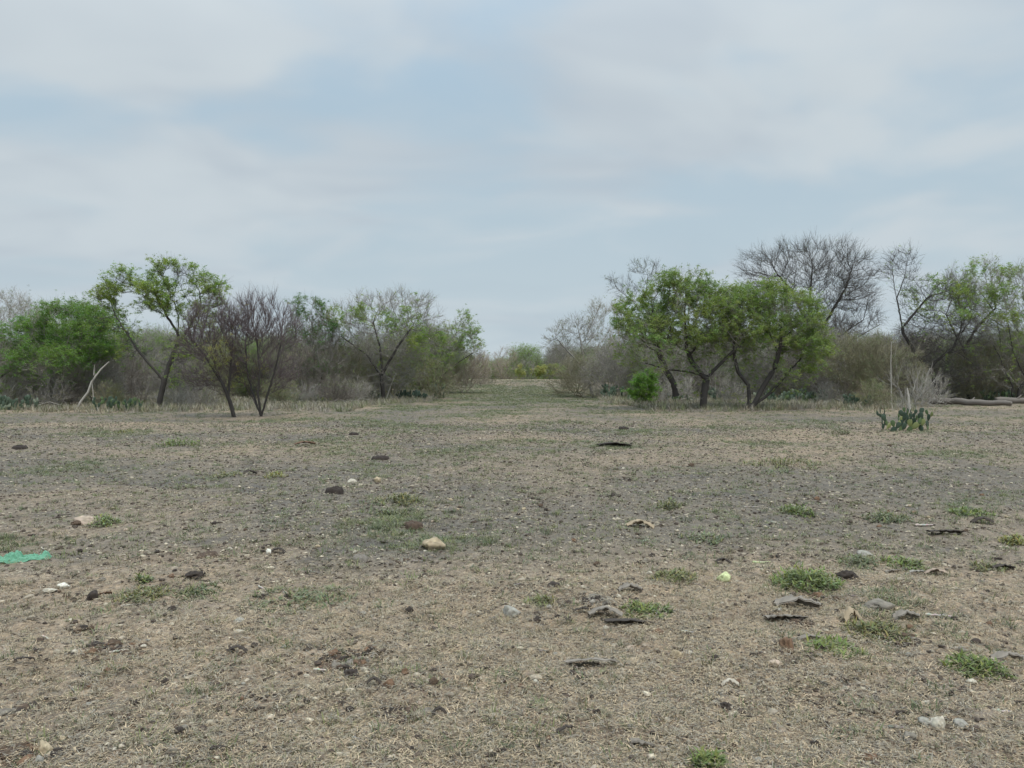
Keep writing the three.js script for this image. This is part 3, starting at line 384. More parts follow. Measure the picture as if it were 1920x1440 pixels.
tree('green tufted mesquite behind the crooked tree, dark limb rising right', { seed: 211, d: 43, px: 1812, paths: [[[1815, 748], [1814, 700], [1802, 655], [1822, 615], [1850, 580]], [[1803, 655], [1780, 620], [1765, 590]]], trunkR: 0.11, blobs: [[1805, 540, 40, 42], [1850, 525, 36, 44], [1845, 580, 55, 50], [1800, 600, 46, 46], [1860, 650, 60, 50, 0.7]], leaf: { c: GREEN.fresh, per: 0.8, zones: [[1835, 540, 60, 60]], outside: 0.2 }, bark: 'dark', twig: 'grey', fill: 12 });
tree('leafy green mesquite cut off by the right edge', { seed: 212, d: 41, px: 1900, trunkR: 0.1, blobs: [[1895, 550, 42, 52], [1935, 540, 48, 48], [1880, 610, 46, 50], [1930, 640, 55, 55], [1890, 690, 60, 40, 0.6]], stems: 3, leaf: { c: GREEN.fresh, per: 1.1, zones: [[1910, 570, 60, 80]], outside: 0.2 }, bark: 'dark', twig: 'grey', fill: 14 });
shrub('broad olive bush of fine twigs left of the crooked mesquite', { seed: 213, d: 39, px: 1590, blobs: [[1580, 690, 42, 48], [1610, 670, 40, 44]], bark: 'olive', fill: 30, kill: 0.24, stems: 6, twigs: 2.8, leaf: { c: GREEN.dull, per: 0.5, kind: 'tiny' } });
shrub('tall olive bush of fine twigs touching the crooked mesquite limb', { seed: 214, d: 38, px: 1660, blobs: [[1650, 680, 42, 52], [1690, 700, 34, 42]], bark: 'olive', twig: 'olive', fill: 30, kill: 0.24, stems: 6, twigs: 2.8, leaf: { c: GREEN.dull, per: 0.5, kind: 'tiny' } });
shrub('sparse thin grey stems standing over the lone cactus', { seed: 215, at: [1712, 792], blobs: [[1700, 730, 32, 38, 0.5], [1730, 735, 22, 36, 0.5]], bark: 'pale', twig: 'grey', fill: 20, stems: 6, up: 0.5, twigUp: 0.8, twigs: 1.2, foot: 0.3 });
[[1240, 43, 40, 52, 'grey'], [1285, 44, 44, 56, 'brown'], [1350, 43, 44, 60, 'grey'], [1440, 43, 46, 60, 'grey'], [1495, 42, 42, 60, 'brown'], [1545, 41, 40, 64, 'grey'], [1720, 43, 40, 60, 'brown'], [1790, 45, 44, 60, 'grey'], [1835, 42, 44, 56, 'olive'], [1885, 43, 44, 56, 'grey'], [1935, 42, 44, 60, 'olive']].forEach(([px, d, w, h, c], i) => {
  const where = ['behind the vivid green bush', 'under the long horizontal limb', 'between the two dark mesquite trunks', 'right of the sweeping dark trunk', 'behind the cactus under the mesquites', 'left of the broad olive bush', 'below the fork of the crooked mesquite', 'right of the crooked mesquite trunk', 'behind the left half of the log', 'behind the right half of the log', 'at the right edge behind the log'][i];
  const foot = EYE * F / d + HORIZON - 4; shrub(`low twiggy ${c} shrub ${where}`, { seed: 220 + i, d, px, blobs: [[px, foot - h * 1.05, w * 1.15, h * 0.95], [px - 14, foot - h * 0.6, w * 0.9, h * 0.6]], bark: c, fill: 20, kill: 0.27, stems: 6, twigs: 2.4, leaf: c === 'olive' ? { c: GREEN.dull, per: 0.55, kind: 'tiny' } : { c: GREEN.dull, per: 0.15, kind: 'tiny' }, group: 'low brush along the edge of the field' });
});

[[1232, 38, 30, 30, 'grey'], [1285, 39, 34, 34, 'pale'], [1372, 38.5, 30, 30, 'grey'], [1560, 38.5, 26, 26, 'grey'], [1640, 34, 32, 32, 'olive'], [1745, 36, 30, 40, 'pale'], [1800, 43, 36, 40, 'grey'], [1850, 44, 30, 36, 'pale'], [1905, 43.5, 34, 40, 'grey']].forEach(([px, d, w, h, c], i) => {
  const where = ['right of the vivid green bush', 'below the long horizontal limb', 'left of the sweeping trunk foot', 'right of the dark cactus clump', 'in front of the broad olive bushes', 'at the left end of the fallen log', 'just behind the left part of the fallen log', 'just behind the middle of the fallen log', 'just behind the second log near the frame edge'][i];
  const foot = EYE * F / d + HORIZON - 2; shrub(`knee high ${c} twiggy shrub ${where}`, { seed: 250 + i, d, px, blobs: [[px, foot - h * 0.7, w, h * 0.65], [px + 8, foot - h * 0.4, w * 0.8, h * 0.35]], bark: c, fill: 26, kill: 0.22, stems: 7, foot: 0.35, twigs: 2.2, twigLen: 0.4, up: 0.3, leaf: { c: GREEN.dull, per: c === 'olive' ? 0.8 : 0.15, kind: 'tiny' }, group: 'low brush along the edge of the field' });
});

// --- far end of the track, on and behind the crest
tree('pale tan bare tree at the far end of the track, left side', { seed: 301, d: 108, px: 938, blobs: [[925, 682, 20, 16], [948, 668, 22, 17], [965, 682, 14, 14]], bark: 'brown', twig: 'tan', fill: 5, seg: 0.3, kill: 0.5, twigs: 3, twigLen: 0.6, tip: 0.009, stems: 3 });
tree('tiny dark stemmed tree on the crest in the middle of the gap', { seed: 302, d: 103, px: 990, blobs: [[990, 682, 13, 8], [996, 690, 9, 7]], bark: 'dark', twig: 'grey', fill: 9, seg: 0.25, kill: 0.4, twigs: 3, twigLen: 0.5, tip: 0.009, stems: 2 });
shrub('yellow green shrub on the crest right of the tiny tree', { seed: 303, d: 104, px: 1020, blobs: [[1016, 698, 16, 10], [1032, 696, 12, 11]], bark: 'olive', fill: 10, seg: 0.25, kill: 0.4, twigs: 2, tip: 0.008, leaf: { c: GREEN.yellow, per: 2.4, kind: 'broad', size: 2.2 } });
shrub('small yellow green shrub on the crest left of the tiny tree', { seed: 304, d: 103, px: 976, blobs: [[976, 698, 8, 9]], bark: 'olive', fill: 12, seg: 0.25, kill: 0.4, twigs: 2, tip: 0.008, leaf: { c: GREEN.yellow, per: 2.2, kind: 'broad', size: 2.2 } });
shrub('green shrub on the crest at the right bank of the track', { seed: 305, d: 108, px: 1044, blobs: [[1042, 690, 11, 12], [1054, 698, 12, 10]], bark: 'brown', fill: 10, seg: 0.25, kill: 0.4, twigs: 2, tip: 0.008, leaf: { c: GREEN.fresh, per: 2, kind: 'broad', size: 2 } });
shrub('small dark bush halfway up the track, left bank', { seed: 306, at: [918, 723], blobs: [[916, 712, 10, 9], [924, 715, 8, 7]], bark: 'brown', fill: 24, twigs: 2.4, leaf: { c: GREEN.dull, per: 0.7, kind: 'tiny' } });
shrub('small dark bush touching the pinkish grey shrub beside the track', { seed: 307, at: [900, 724], blobs: [[899, 712, 9, 10]], bark: 'brown', fill: 24, twigs: 2.4, leaf: { c: GREEN.dull, per: 0.5, kind: 'tiny' } });
console.log('trees');

// --- the unbroken brush behind, which reads as one mass
{
  const protos = [], o = new THREE.Group(); o.name = 'brush_thicket'; tag(o, 'dense mass of leafless and olive brush filling the background behind the trees', null, null, 'stuff'); scene.add(o);
  const kinds = [['grey', 0.1, GREEN.dull], ['brown', 0.05, GREEN.dull], ['olive', 0.8, GREEN.dull], ['tan', 0.1, GREEN.yellow], ['grey', 0.9, GREEN.mesquite]];
  kinds.forEach(([bark, per, c], n) => {
    const blobs = [[0, 1.5, 0, 1.5, 1.1, 1.4], [0.7, 2.3, 0.3, 1.1, 0.8, 1.0], [-0.7, 2.1, -0.3, 1.1, 0.9, 1.0], [0, 0.8, 0, 1.6, 0.6, 1.5]], S = { seed: 400 + n, fill: 20, kill: 0.28, twigs: 2.6, up: 0.2, tip: 0.006, split: 9 };
    const paths = Array.from({ length: 5 }, (_, i) => [[Math.cos(i * 1.3) * 0.3, 0, Math.sin(i * 1.3) * 0.3], [Math.cos(i * 1.3) * 0.5, 0.6, Math.sin(i * 1.3) * 0.5]]);
    const W = woodOf(S, grow({ ...S, paths, blobs })), r = rng(450 + n), pos = [];
    W.ends.forEach(([a, b]) => { if (r() < per) pos.push(b); });
    const lp = SPRAY.tiny, g = { wood: W.thin.build(), bark: BARK[bark], leaves: null };
    if (pos.length) { const P = [], N = [], I = [], q = lp.attributes.position, nn = lp.attributes.normal; pos.forEach((b) => { const k = P.length / 3, a = r() * 6.283, ca = Math.cos(a), sa = Math.sin(a); for (let i = 0; i < q.count; i++) { const x = q.getX(i), z = q.getZ(i); P.push(b[0] + x * ca - z * sa, b[1] + q.getY(i), b[2] + x * sa + z * ca); N.push(nn.getX(i) * ca - nn.getZ(i) * sa, nn.getY(i), nn.getX(i) * sa + nn.getZ(i) * ca); } for (const i of lp.index.array) I.push(k + i); }); const L = new THREE.BufferGeometry(); L.setAttribute('position', new THREE.Float32BufferAttribute(P, 3)); L.setAttribute('normal', new THREE.Float32BufferAttribute(N, 3)); L.setIndex(I); g.leaves = L; g.c = c; }
    protos.push(g);
  });
  const r = rng(499), lists = protos.map(() => []);
  const put = (x, z, s) => lists[Math.floor(r() * protos.length)].push([x, heightAt(x, z), z, r() * 6.283, s, 0.8 + 0.4 * r()]);
  for (let i = 0; i < 430; i++) { const d = 45 + 50 * Math.pow(r(), 1.3), x = (r() - 0.5) * 2 * 0.9 * d; if (Math.abs(x - 0.6) < 6.2 + 1.6 * r()) continue; put(x, -d, (0.55 + 0.75 * r()) * lerp(1, 1.2, (d - 45) / 50)); }
  for (let i = 0; i < 160; i++) { const d = 125 + 90 * r(), x = (r() - 0.5) * 130; put(x, -d, 1.2 + 0.6 * r()); }
  protos.forEach((g, n) => {
    for (const [geo, m, nm] of [[g.wood, g.bark, 'twigs'], [g.leaves, null, 'leaves']]) {
      if (!geo) continue; let mm = m; if (!mm) { mm = leafMaterial.clone(); mm.color.setRGB(...g.c); }
      const im = new THREE.InstancedMesh(geo, mm, lists[n].length); im.name = 'thicket_' + nm; im.userData.kind = 'stuff'; im.castShadow = im.receiveShadow = true;
      lists[n].forEach(([x, y, z, ry, s, wy], i) => im.setMatrixAt(i, M4.compose(VP.set(x, y - 0.05, z), QT.setFromEuler(EU.set(0, ry, 0)), VS.set(s, s * wy, s)))); o.add(im);
    }
  });
}
console.log('thicket');

// ---------------------------------------------------------------- prickly pears, logs and dead wood
const padShape = (() => { const g = mergeVertices(new THREE.IcosahedronGeometry(1, 2).deleteAttribute('uv').deleteAttribute('normal')), p = g.attributes.position; for (let i = 0; i < p.count; i++) { const x = p.getX(i), y = p.getY(i), z = p.getZ(i); p.setXYZ(i, x * (0.8 + 0.22 * y), y + 1, z * 0.13 * (1.15 - 0.3 * y)); } g.computeVertexNormals(); return g; })();
const PAD = { blue: mat(0.085, 0.122, 0.080, 0.5), green: mat(0.100, 0.150, 0.055, 0.5), dark: mat(0.048, 0.078, 0.046, 0.5), pale: mat(0.240, 0.275, 0.195, 0.55), yellow: mat(0.230, 0.255, 0.090, 0.55) };
function cactus(label, seed, at, widthPx, heightPx, tones) {
  const s = spot(...at), r = rng(seed), o = new THREE.Group(); o.name = numbered('prickly_pear'); o.position.set(s.x, s.y, s.z); tag(o, label, 'cactus', 'prickly pears among the brush'); scene.add(o);
  const w = widthPx * s.m, h = heightPx * s.m * 0.78, size = Math.min(0.12, h * 0.18), queue = [], n0 = Math.max(3, Math.round(w / (size * 1.25)));
  for (let i = 0; i < n0; i++) queue.push([(i / (n0 - 1) - 0.5) * w * 0.86 + (r() - 0.5) * size, -0.03, (r() - 0.5) * Math.min(w, 1.4) * 0.9, (r() - 0.5) * 1.7, r() * 6.283, 0]);
  let count = 0;
  while (queue.length && count < 64) {
    const [x, y, z, lean, turn, depth] = queue.shift(), q = size * (0.72 + 0.45 * r()) * (depth > 2 ? 0.85 : 1), p = part('pad', padShape, PAD[tones[Math.floor(r() * tones.length)]], o); count++;
    p.position.set(x, y, z); p.scale.set(q * 0.82, q, q); p.rotation.set(0, turn, lean, 'YXZ'); p.updateMatrix();
    if (depth < 4) for (let k = 0; k < 2; k++) { if (r() > (depth ? 0.62 : 0.95)) continue; const a = (k ? 0.75 : -0.7) + (r() - 0.5) * 0.7, tip = new THREE.Vector3(Math.sin(a) * 0.72, 1 + Math.cos(a) * 0.9, 0).applyMatrix4(p.matrix); if (tip.y + q < h * 1.05) queue.push([tip.x, tip.y, tip.z, lean * 0.4 - a * 0.55 + (r() - 0.5) * 0.5, turn + (r() - 0.5) * 1.4, depth + 1]); }
  }
}
cactus('grey green prickly pear at the far left under the cut off tree', 501, [38, 768], 62, 36, ['blue', 'blue', 'dark', 'pale']);
cactus('dark green low prickly pear mound between pale branch and tall mesquite', 502, [225, 770], 76, 36, ['dark', 'green', 'dark', 'dark']);
cactus('prickly pear with pale upright pads right of the plum brown shrubs', 503, [552, 757], 54, 42, ['blue', 'pale', 'green', 'pale']);
cactus('small prickly pear with fallen cream pads under the small dark green tree', 504, [602, 757], 40, 22, ['pale', 'dark', 'yellow', 'blue']);
cactus('prickly pear with one pale pad on the grass edge, below the yellow green bush', 505, [703, 750], 34, 22, ['pale', 'blue', 'green']);
cactus('big dark blue green prickly pear clump at the track, below the leaning mesquite', 506, [775, 750], 66, 46, ['dark', 'blue', 'dark', 'blue']);
cactus('prickly pear of a few pale pads at the right end of the dark clump', 507, [822, 746], 22, 30, ['pale', 'blue', 'blue']);
cactus('blue green prickly pear beneath the brown shrubs right of the track', 508, [1150, 748], 40, 36, ['blue', 'dark', 'blue']);
cactus('low prickly pear with a pale pad left of the vivid green bush', 509, [1186, 752], 20, 18, ['pale', 'blue']);
cactus('prickly pear below the long horizontal limb', 510, [1272, 756], 46, 24, ['dark', 'blue', 'green', 'pale']);
cactus('prickly pear with pale pads between the two dark mesquite trunks', 511, [1352, 754], 50, 36, ['blue', 'pale', 'dark', 'blue']);
cactus('green prickly pear at the foot of the sweeping trunk', 512, [1458, 756], 56, 34, ['green', 'blue', 'dark', 'pale']);
cactus('dark prickly pear clump left of the broad olive bush', 513, [1518, 755], 60, 36, ['green', 'dark', 'blue', 'pale']);
cactus('prickly pear low in front of the two olive bushes', 514, [1610, 764], 60, 32, ['dark', 'blue', 'blue']);
cactus('lone prickly pear standing out in the open field on the right', 515, [1692, 806], 88, 48, ['dark', 'green', 'dark', 'yellow', 'dark']);
cactus('small prickly pear behind the log at the crooked mesquite foot', 516, [1738, 750], 36, 26, ['green', 'pale', 'blue']);
cactus('prickly pear behind the log near the right edge', 517, [1872, 751], 60, 28, ['dark', 'green', 'blue']);

function tubeAlong(points, radii, sides, bumps, seed) {
  const W = new Wood(), n = points.length; let prev = null;
  for (let i = 0; i < n; i++) { const a = points[Math.max(0, i - 1)], b = points[Math.min(n - 1, i + 1)], t = [b[0] - a[0], b[1] - a[1], b[2] - a[2]], l = Math.hypot(...t), k = W.ring(points[i], t.map((v) => v / l), radii[i], sides); if (prev !== null) W.join(prev, k, sides); prev = k; }
  for (const e of [0, n - 1]) { const k = W.p.length / 3, a = e ? (n - 1) * sides : 0; W.p.push(...points[e]); const o = points[e ? n - 2 : 1], t = [points[e][0] - o[0], points[e][1] - o[1], points[e][2] - o[2]], l = Math.hypot(...t); W.n.push(t[0] / l, t[1] / l, t[2] / l); for (let s = 0; s < sides; s++) { if (e) W.i.push(a + s, a + (s + 1) % sides, k); else W.i.push(a + (s + 1) % sides, a + s, k); } }
  const g = W.build(), p = g.attributes.position; for (let i = 0; i < p.count; i++) p.setXYZ(i, p.getX(i) + bumps * noise(p.getX(i) * 9, p.getY(i) * 9, seed), p.getY(i) + bumps * noise(p.getX(i) * 9, p.getY(i) * 9, seed + 5), p.getZ(i) + bumps * noise(p.getX(i) * 9 + 4, p.getZ(i) * 9, seed + 9)); g.computeVertexNormals(); return g;
}
function log(label, from, to, rad, bark, seed, stubs) {
  const a = spot(...from), b = spot(...to), r = rng(seed), o = new THREE.Group(); o.name = numbered('fallen_log'); o.position.set(a.x, a.y, a.z); tag(o, label, 'log'); scene.add(o);
  const pts = [], radii = []; for (let i = 0; i <= 14; i++) { const t = i / 14, x = lerp(a.x, b.x, t), z = lerp(a.z, b.z, t) + 0.12 * noise(t * 5, seed); pts.push([x - a.x, heightAt(x, z) - a.y + rad * (0.75 + 0.8 * Math.abs(noise(t * 4, seed, 2))), z - a.z]); radii.push(rad * (1.1 - 0.45 * t + 0.25 * noise(t * 9, seed, 4))); }
  part('stem', tubeAlong(pts, radii, 9, 0.02, seed), BARK[bark], o);
  for (const [t, len, up] of stubs) { const k = Math.round(t * 14), p = pts[k], q = [p, [p[0] + 0.3 * len, p[1] + up * 0.5, p[2] + 0.1], [p[0] + 0.7 * len, p[1] + up, p[2] + 0.1 * r()]]; part('branch_stub', tubeAlong(q, [radii[k] * 0.5, radii[k] * 0.35, radii[k] * 0.15], 6, 0.008, seed + k), BARK[bark], o); }
}
log('long grey fallen log lying along the brush edge on the right', [1742, 757], [1896, 762], 0.17, 'brown', 521, [[0.15, -0.5, 0.35], [0.5, 0.4, 0.25], [0.85, 0.5, 0.12]]);
log('second grey log running out of the frame at the right edge', [1868, 756], [1990, 758], 0.16, 'brown', 522, [[0.3, 0.4, 0.3]]);
log('thin fallen branch behind the left end of the long grey log', [1738, 752], [1800, 749], 0.05, 'pale', 523, [[0.4, 0.5, 0.4], [0.7, -0.4, 0.5]]);
function snag(label, points, d, rad, bark, seed) {
  const x0 = (points[0][0] - 960) / F * d, y0 = heightAt(x0, -d), o = new THREE.Group(); o.name = numbered('dead_stem'); o.position.set(x0, y0, -d); tag(o, label, 'dead wood'); scene.add(o);
  const pts = []; points.forEach((p, i) => { const [x, y] = pxAt(p[0], p[1], d, { x: x0, y: y0 }); pts.push([x, i ? y : -0.08, 0.06 * i * noise(seed, i)]); });
  part('stem', tubeAlong(pts, pts.map((_, i) => rad * (1 - 0.6 * i / (pts.length - 1))), 7, 0.012, seed), BARK[bark], o);
  const m = pts[Math.floor(pts.length / 2)]; part('side_branch', tubeAlong([m, [m[0] + 0.14, m[1] + 0.3, m[2] + 0.1], [m[0] + 0.2, m[1] + 0.7, m[2] + 0.15]], [rad * 0.5, rad * 0.35, rad * 0.12], 5, 0.008, seed + 3), BARK[bark], o);
}
snag('pale dead branch leaning right in front of the bright green bush', [[143, 773], [152, 752], [165, 735], [172, 715], [190, 692], [205, 678]], 33.5, 0.06, 'white', 531);
snag('thin pale dead stem standing beside the leaning dead branch', [[171, 768], [175, 745], [173, 720], [180, 700]], 34, 0.035, 'pale', 532);
snag('short whitish snag behind the lone cactus', [[1706, 760], [1704, 745], [1701, 728]], 30, 0.06, 'white', 533);
snag('tall thin pale pole against the olive bushes', [[1672, 762], [1671, 720], [1670, 680], [1671, 640]], 36, 0.035, 'pale', 534);
snag('pale crooked stem under the fork of the crooked mesquite', [[1728, 760], [1732, 735], [1738, 705], [1744, 690]], 37, 0.05, 'pale', 535);
snag('pale stem leaning right under the yellow green bush', [[722, 748], [732, 725], [742, 700]], 42, 0.03, 'white', 536);
snag('upright pale stem left of the big dark cactus clump', [[712, 748], [713, 725], [712, 700]], 42.5, 0.03, 'white', 537);
console.log('dead wood');

// ---------------------------------------------------------------- things lying on the field
const tint = (r, g, b, rough = 0.92) => mat(r, g, b, rough, { vertexColors: true });
const LM = { dung: tint(0.042, 0.031, 0.025), brown: tint(0.095, 0.063, 0.043), rust: tint(0.165, 0.098, 0.060), greydung: tint(0.205, 0.180, 0.150), stone: tint(0.320, 0.300, 0.265), pale: tint(0.520, 0.470, 0.390), pink: tint(0.420, 0.330, 0.260), white: tint(0.720, 0.690, 0.610), tan: tint(0.400, 0.320, 0.220), wood: tint(0.260, 0.230, 0.195), darkwood: tint(0.062, 0.050, 0.041), lime: tint(0.560, 0.600, 0.330) };
function settle(o, s, sink = 0) { o.position.set(s.x, s.y - sink, s.z); }
const STONES = Array.from({ length: 9 }, (_, i) => lump(20 + i, 4, 0.42, 0.35)), CLODS = Array.from({ length: 7 }, (_, i) => lump(40 + i, 4, 0.85, 0.35)), CRUMBS = Array.from({ length: 6 }, (_, i) => lump(60 + i, 2, 0.8, 0.35)), PEBBLES = Array.from({ length: 6 }, (_, i) => lump(80 + i, 2, 0.42, 0.35));
let lay = 600;
function lumpThing(name, category, label, px, py, w, h, m, set, group) {
  const s = spot(px, py + h * 0.4), r = rng(lay++), kind = group?.startsWith('loose') ? (set === STONES ? PEBBLES : CRUMBS) : set, g = kind[Math.floor(r() * kind.length)], o = new THREE.Mesh(g, m); o.name = numbered(name); o.castShadow = o.receiveShadow = true; tag(o, label, category, group);
  const W = w * s.m / 2 * 1.1, H = Math.max(h * s.m * 0.85, W * 0.42); o.scale.set(W, H, W * (0.7 + 0.3 * r())); o.rotation.y = (r() - 0.5) * 0.8; o.position.set(s.x, s.y + H * 0.32, s.z); scene.add(o); return o;
}
const stone = (l, px, py, w, h, m, group) => lumpThing('stone', 'stone', l, px, py, w, h, LM[m], STONES, group), clod = (l, px, py, w, h, m, group) => lumpThing('dirt_clod', 'clod', l, px, py, w, h, LM[m], CLODS, group);
function patGeometry(seed) {                             // a dried cow pat: a lobed disc with a raised crust and a cracked rim
  const R = 9, A = 30, pos = [], col = [], idx = [], r = rng(seed);
  for (let i = 0; i <= R; i++) for (let j = 0; j < A; j++) { const a = j / A * 6.2832, q = i / R, lob = 1 + 0.22 * noise(Math.cos(a) * 1.4 + seed, Math.sin(a) * 1.4) + 0.1 * noise(Math.cos(a) * 5, Math.sin(a) * 5, seed), x = Math.cos(a) * q * lob, z = Math.sin(a) * q * lob, under = i === R ? -0.5 : 0; const y = (1 - Math.pow(q, 3.2)) * (0.75 + 0.4 * noise(x * 2.4, z * 2.4, seed) + 0.22 * noise(x * 7, z * 7, seed)) * 1 + 0.25 * Math.exp(-(((q - 0.78) / 0.12) ** 2)) + under; pos.push(x, y, z); const t = 0.8 + 0.5 * noise(x * 5, z * 5, seed + 2) + 0.3 * r(); col.push(t, t, t); }
  for (let i = 0; i < R; i++) for (let j = 0; j < A; j++) { const k = i * A + j, n = i * A + (j + 1) % A; idx.push(k, n, k + A, n, n + A, k + A); }
  const g = new THREE.BufferGeometry(); g.setAttribute('position', new THREE.Float32BufferAttribute(pos, 3)); g.setAttribute('color', new THREE.Float32BufferAttribute(col, 3)); g.setIndex(idx); g.computeVertexNormals(); return g;
}
const PATS = [61, 62, 63, 64].map(patGeometry);
function pat(label, px, py, w, h, m) { const s = spot(px, py + h * 0.35), r = rng(lay++), o = new THREE.Mesh(PATS[Math.floor(r() * 4)], LM[m]); o.name = numbered('cow_pat'); o.castShadow = o.receiveShadow = true; tag(o, label, 'cow pat', 'dried cow pats on the pasture'); const W = w * s.m / 2 * 1.1; o.scale.set(W, Math.max(h * s.m * 0.95, 0.035), W * 0.8); o.rotation.y = r() * 6; settle(o, s, 0.004); scene.add(o); }
function slabGeometry(seed, arch, twist) {               // a curled flake of bark or rotten wood: unit length, jagged ends
  const N = 14, K = 6, pos = [], col = [], idx = [], r = rng(seed), side = (up) => { for (let i = 0; i <= N; i++) for (let j = 0; j <= K; j++) { const t = i / N, u = j / K - 0.5, edge = 1 + 0.55 * noise(t * 4, seed, j > K / 2 ? 3 : 7) + 0.4 * noise(t * 11, seed, j > K / 2 ? 5 : 9), end = (i === 0 ? -0.16 : i === N ? 0.16 : 0) * noise(j * 1.3, seed); const x = t - 0.5 + end, z = u * edge * (0.6 + 0.4 * Math.sin(Math.PI * Math.min(1, t * 1.2 + 0.08))), th = 0.16 * (up ? 1 : 0) * (0.6 + 0.5 * noise(t * 6, u * 6, seed)); pos.push(x, arch * Math.sin(Math.PI * t) - arch * 0.5 * (u * 2) ** 2 + th + 0.3 * noise(t * 5, u * 4, seed + 1) + 0.2 * noise(t * 13, u * 5, seed + 4) + twist * u * (t - 0.5), z); const c = (0.85 + 0.45 * noise(t * 3, u * 16, seed) + 0.25 * r()); col.push(c, c * 0.98, c * 0.95); } };
  side(true); side(false); const S = (N + 1) * (K + 1), at = (i, j) => i * (K + 1) + j;
  for (let i = 0; i < N; i++) for (let j = 0; j < K; j++) { const a = at(i, j), b = at(i, j + 1), c = at(i + 1, j), d = at(i + 1, j + 1); idx.push(a, b, c, b, d, c, S + a, S + c, S + b, S + b, S + c, S + d); }
  for (let i = 0; i < N; i++) for (const j of [0, K]) { const a = at(i, j), c = at(i + 1, j); idx.push(a, c, S + a, c, S + c, S + a); }
  for (let j = 0; j < K; j++) for (const i of [0, N]) { const a = at(i, j), c = at(i, j + 1); idx.push(a, S + a, c, c, S + a, S + c); }
  const g = new THREE.BufferGeometry(); g.setAttribute('position', new THREE.Float32BufferAttribute(pos, 3)); g.setAttribute('color', new THREE.Float32BufferAttribute(col, 3)); g.setIndex(idx); g.computeVertexNormals(); return g;
}
const SLABS = [slabGeometry(71, 0.35, 0.3), slabGeometry(72, 0.7, -0.4), slabGeometry(73, 0.15, 0.6), slabGeometry(74, 0.5, 0.9)];
function slab(label, px, py, w, h, m, turn = 0, name = 'bark_flake', category = 'bark') { const s = spot(px, py + h * 0.4), r = rng(lay++), o = new THREE.Mesh(SLABS[Math.floor(r() * 4)], LM[m]); o.name = numbered(name); o.castShadow = o.receiveShadow = true; tag(o, label, category); const W = w * s.m; o.scale.set(W * 1.1, Math.max(0.03, h * s.m * 1.15), W * (0.34 + 0.2 * r())); o.rotation.set(-0.18 - 0.3 * r(), turn, (r() - 0.5) * 0.16, 'YXZ'); settle(o, s, -0.022); scene.add(o); }
function stick(label, px, py, w, m, turn, rad = 0.008) { const s = spot(px, py), r = rng(lay++), L = w * s.m, pts = [], rr = []; for (let i = 0; i <= 8; i++) { const t = i / 8 - 0.5; pts.push([t * L, 0.004 + rad + 0.012 * Math.abs(noise(t * 4, lay)), 0.06 * L * noise(t * 5, lay, 3)]); rr.push(rad * (1.1 - 0.5 * (t + 0.5))); } const g = tubeAlong(pts, rr, 6, 0.001, lay); g.setAttribute('color', new THREE.Float32BufferAttribute(new Float32Array(g.attributes.position.count * 3).map(() => 0.8 + 0.4 * r()), 3)); const o = new THREE.Mesh(g, LM[m]); o.name = numbered('stick'); o.castShadow = o.receiveShadow = true; tag(o, label, 'stick'); o.rotation.y = turn; settle(o, s); scene.add(o); }
function heap(label, px, py, w, h, m, n) {               // crumbled dung or rotten wood: separate lumps lying together
  const s = spot(px, py + h * 0.3), r = rng(lay++), o = new THREE.Group(); o.name = numbered('dung_heap'); settle(o, s); tag(o, label, 'dung'); scene.add(o);
  const W = w * s.m / 2, D = Math.min(W * 0.9, h * s.m * 1.9 + 0.08); for (let i = 0; i < n * 2.6; i++) { const a = r() * 6.283, q = Math.sqrt(r()), x = Math.cos(a) * q * W, z = Math.sin(a) * q * D, k = (0.010 + 0.026 * r() * r()) * (1.2 - 0.4 * q); const p = part('lump', CRUMBS[i % CRUMBS.length], LM[Array.isArray(m) ? m[i % m.length] : m], o); p.scale.set(k * (0.9 + 0.8 * r()), k * 0.75, k); p.rotation.y = r() * 6; p.position.set(x, heightAt(s.x + x, s.z + z) - s.y + k * 0.15, z); }
}
// far part of the field
pat('dark cow pat nearest the brush, below the half bare mesquite', 663, 813, 20, 6, 'dung');
pat('dark cow pat in the far field, centre right below the vivid green bush', 1170, 803, 24, 8, 'dung');
pat('dark brown cow pat at the far left edge of the field', 36, 839, 30, 9, 'dung');
slab('long dark flake of bark in the far field right of centre', 1152, 834, 58, 6, 'darkwood', 0.1);
pat('curled dark cow pat in the far field left of centre', 712, 859, 34, 11, 'dung');
slab('rusty brown bark flake beyond the plum shrubs foot', 572, 831, 36, 6, 'rust', -0.1);
slab('dark twig like flake above the yellow green tuft', 468, 886, 22, 7, 'darkwood', 0.3);
pat('round black brown cow pat alone in mid field, left of centre', 627, 919, 34, 14, 'dung');
heap('dark crumbled dung ring in mid field right of centre', 1145, 925, 46, 16, ['dung', 'greydung', 'dung'], 14);
pat('brown cow pat just below the green patch left of centre', 775, 983, 40, 13, 'brown');
stone('light tan flat topped stone near the middle of the field', 815, 1021, 40, 20, 'tan');
stone('pinkish grey lumpy stone on the left, beside a green weed', 162, 977, 42, 15, 'pink');
stone('small brown rock touching the pinkish lumpy stone', 140, 981, 16, 8, 'brown');
stone('pair of cream stones in the mid field, right one', 707, 901, 14, 9, 'tan');
stone('pair of cream stones in the mid field, left one', 660, 903, 18, 8, 'pale');
slab('flat tan flake of bark in mid field right of centre', 1200, 985, 46, 12, 'tan', 0.1);
pat('pale topped cow pat with dark rim, left of the tan stone', 675, 1047, 34, 14, 'greydung');
heap('crumbled brown dung right of the pale topped cow pat', 755, 1052, 30, 14, ['brown', 'greydung'], 8);
pat('brown cow pat left of the white tipped dark chip', 387, 1041, 44, 11, 'brown');
stone('small white stone touching a dark chip on the left', 503, 1035, 10, 8, 'white');
slab('dark chip touching the small white stone', 521, 1036, 24, 7, 'darkwood', 0.0);
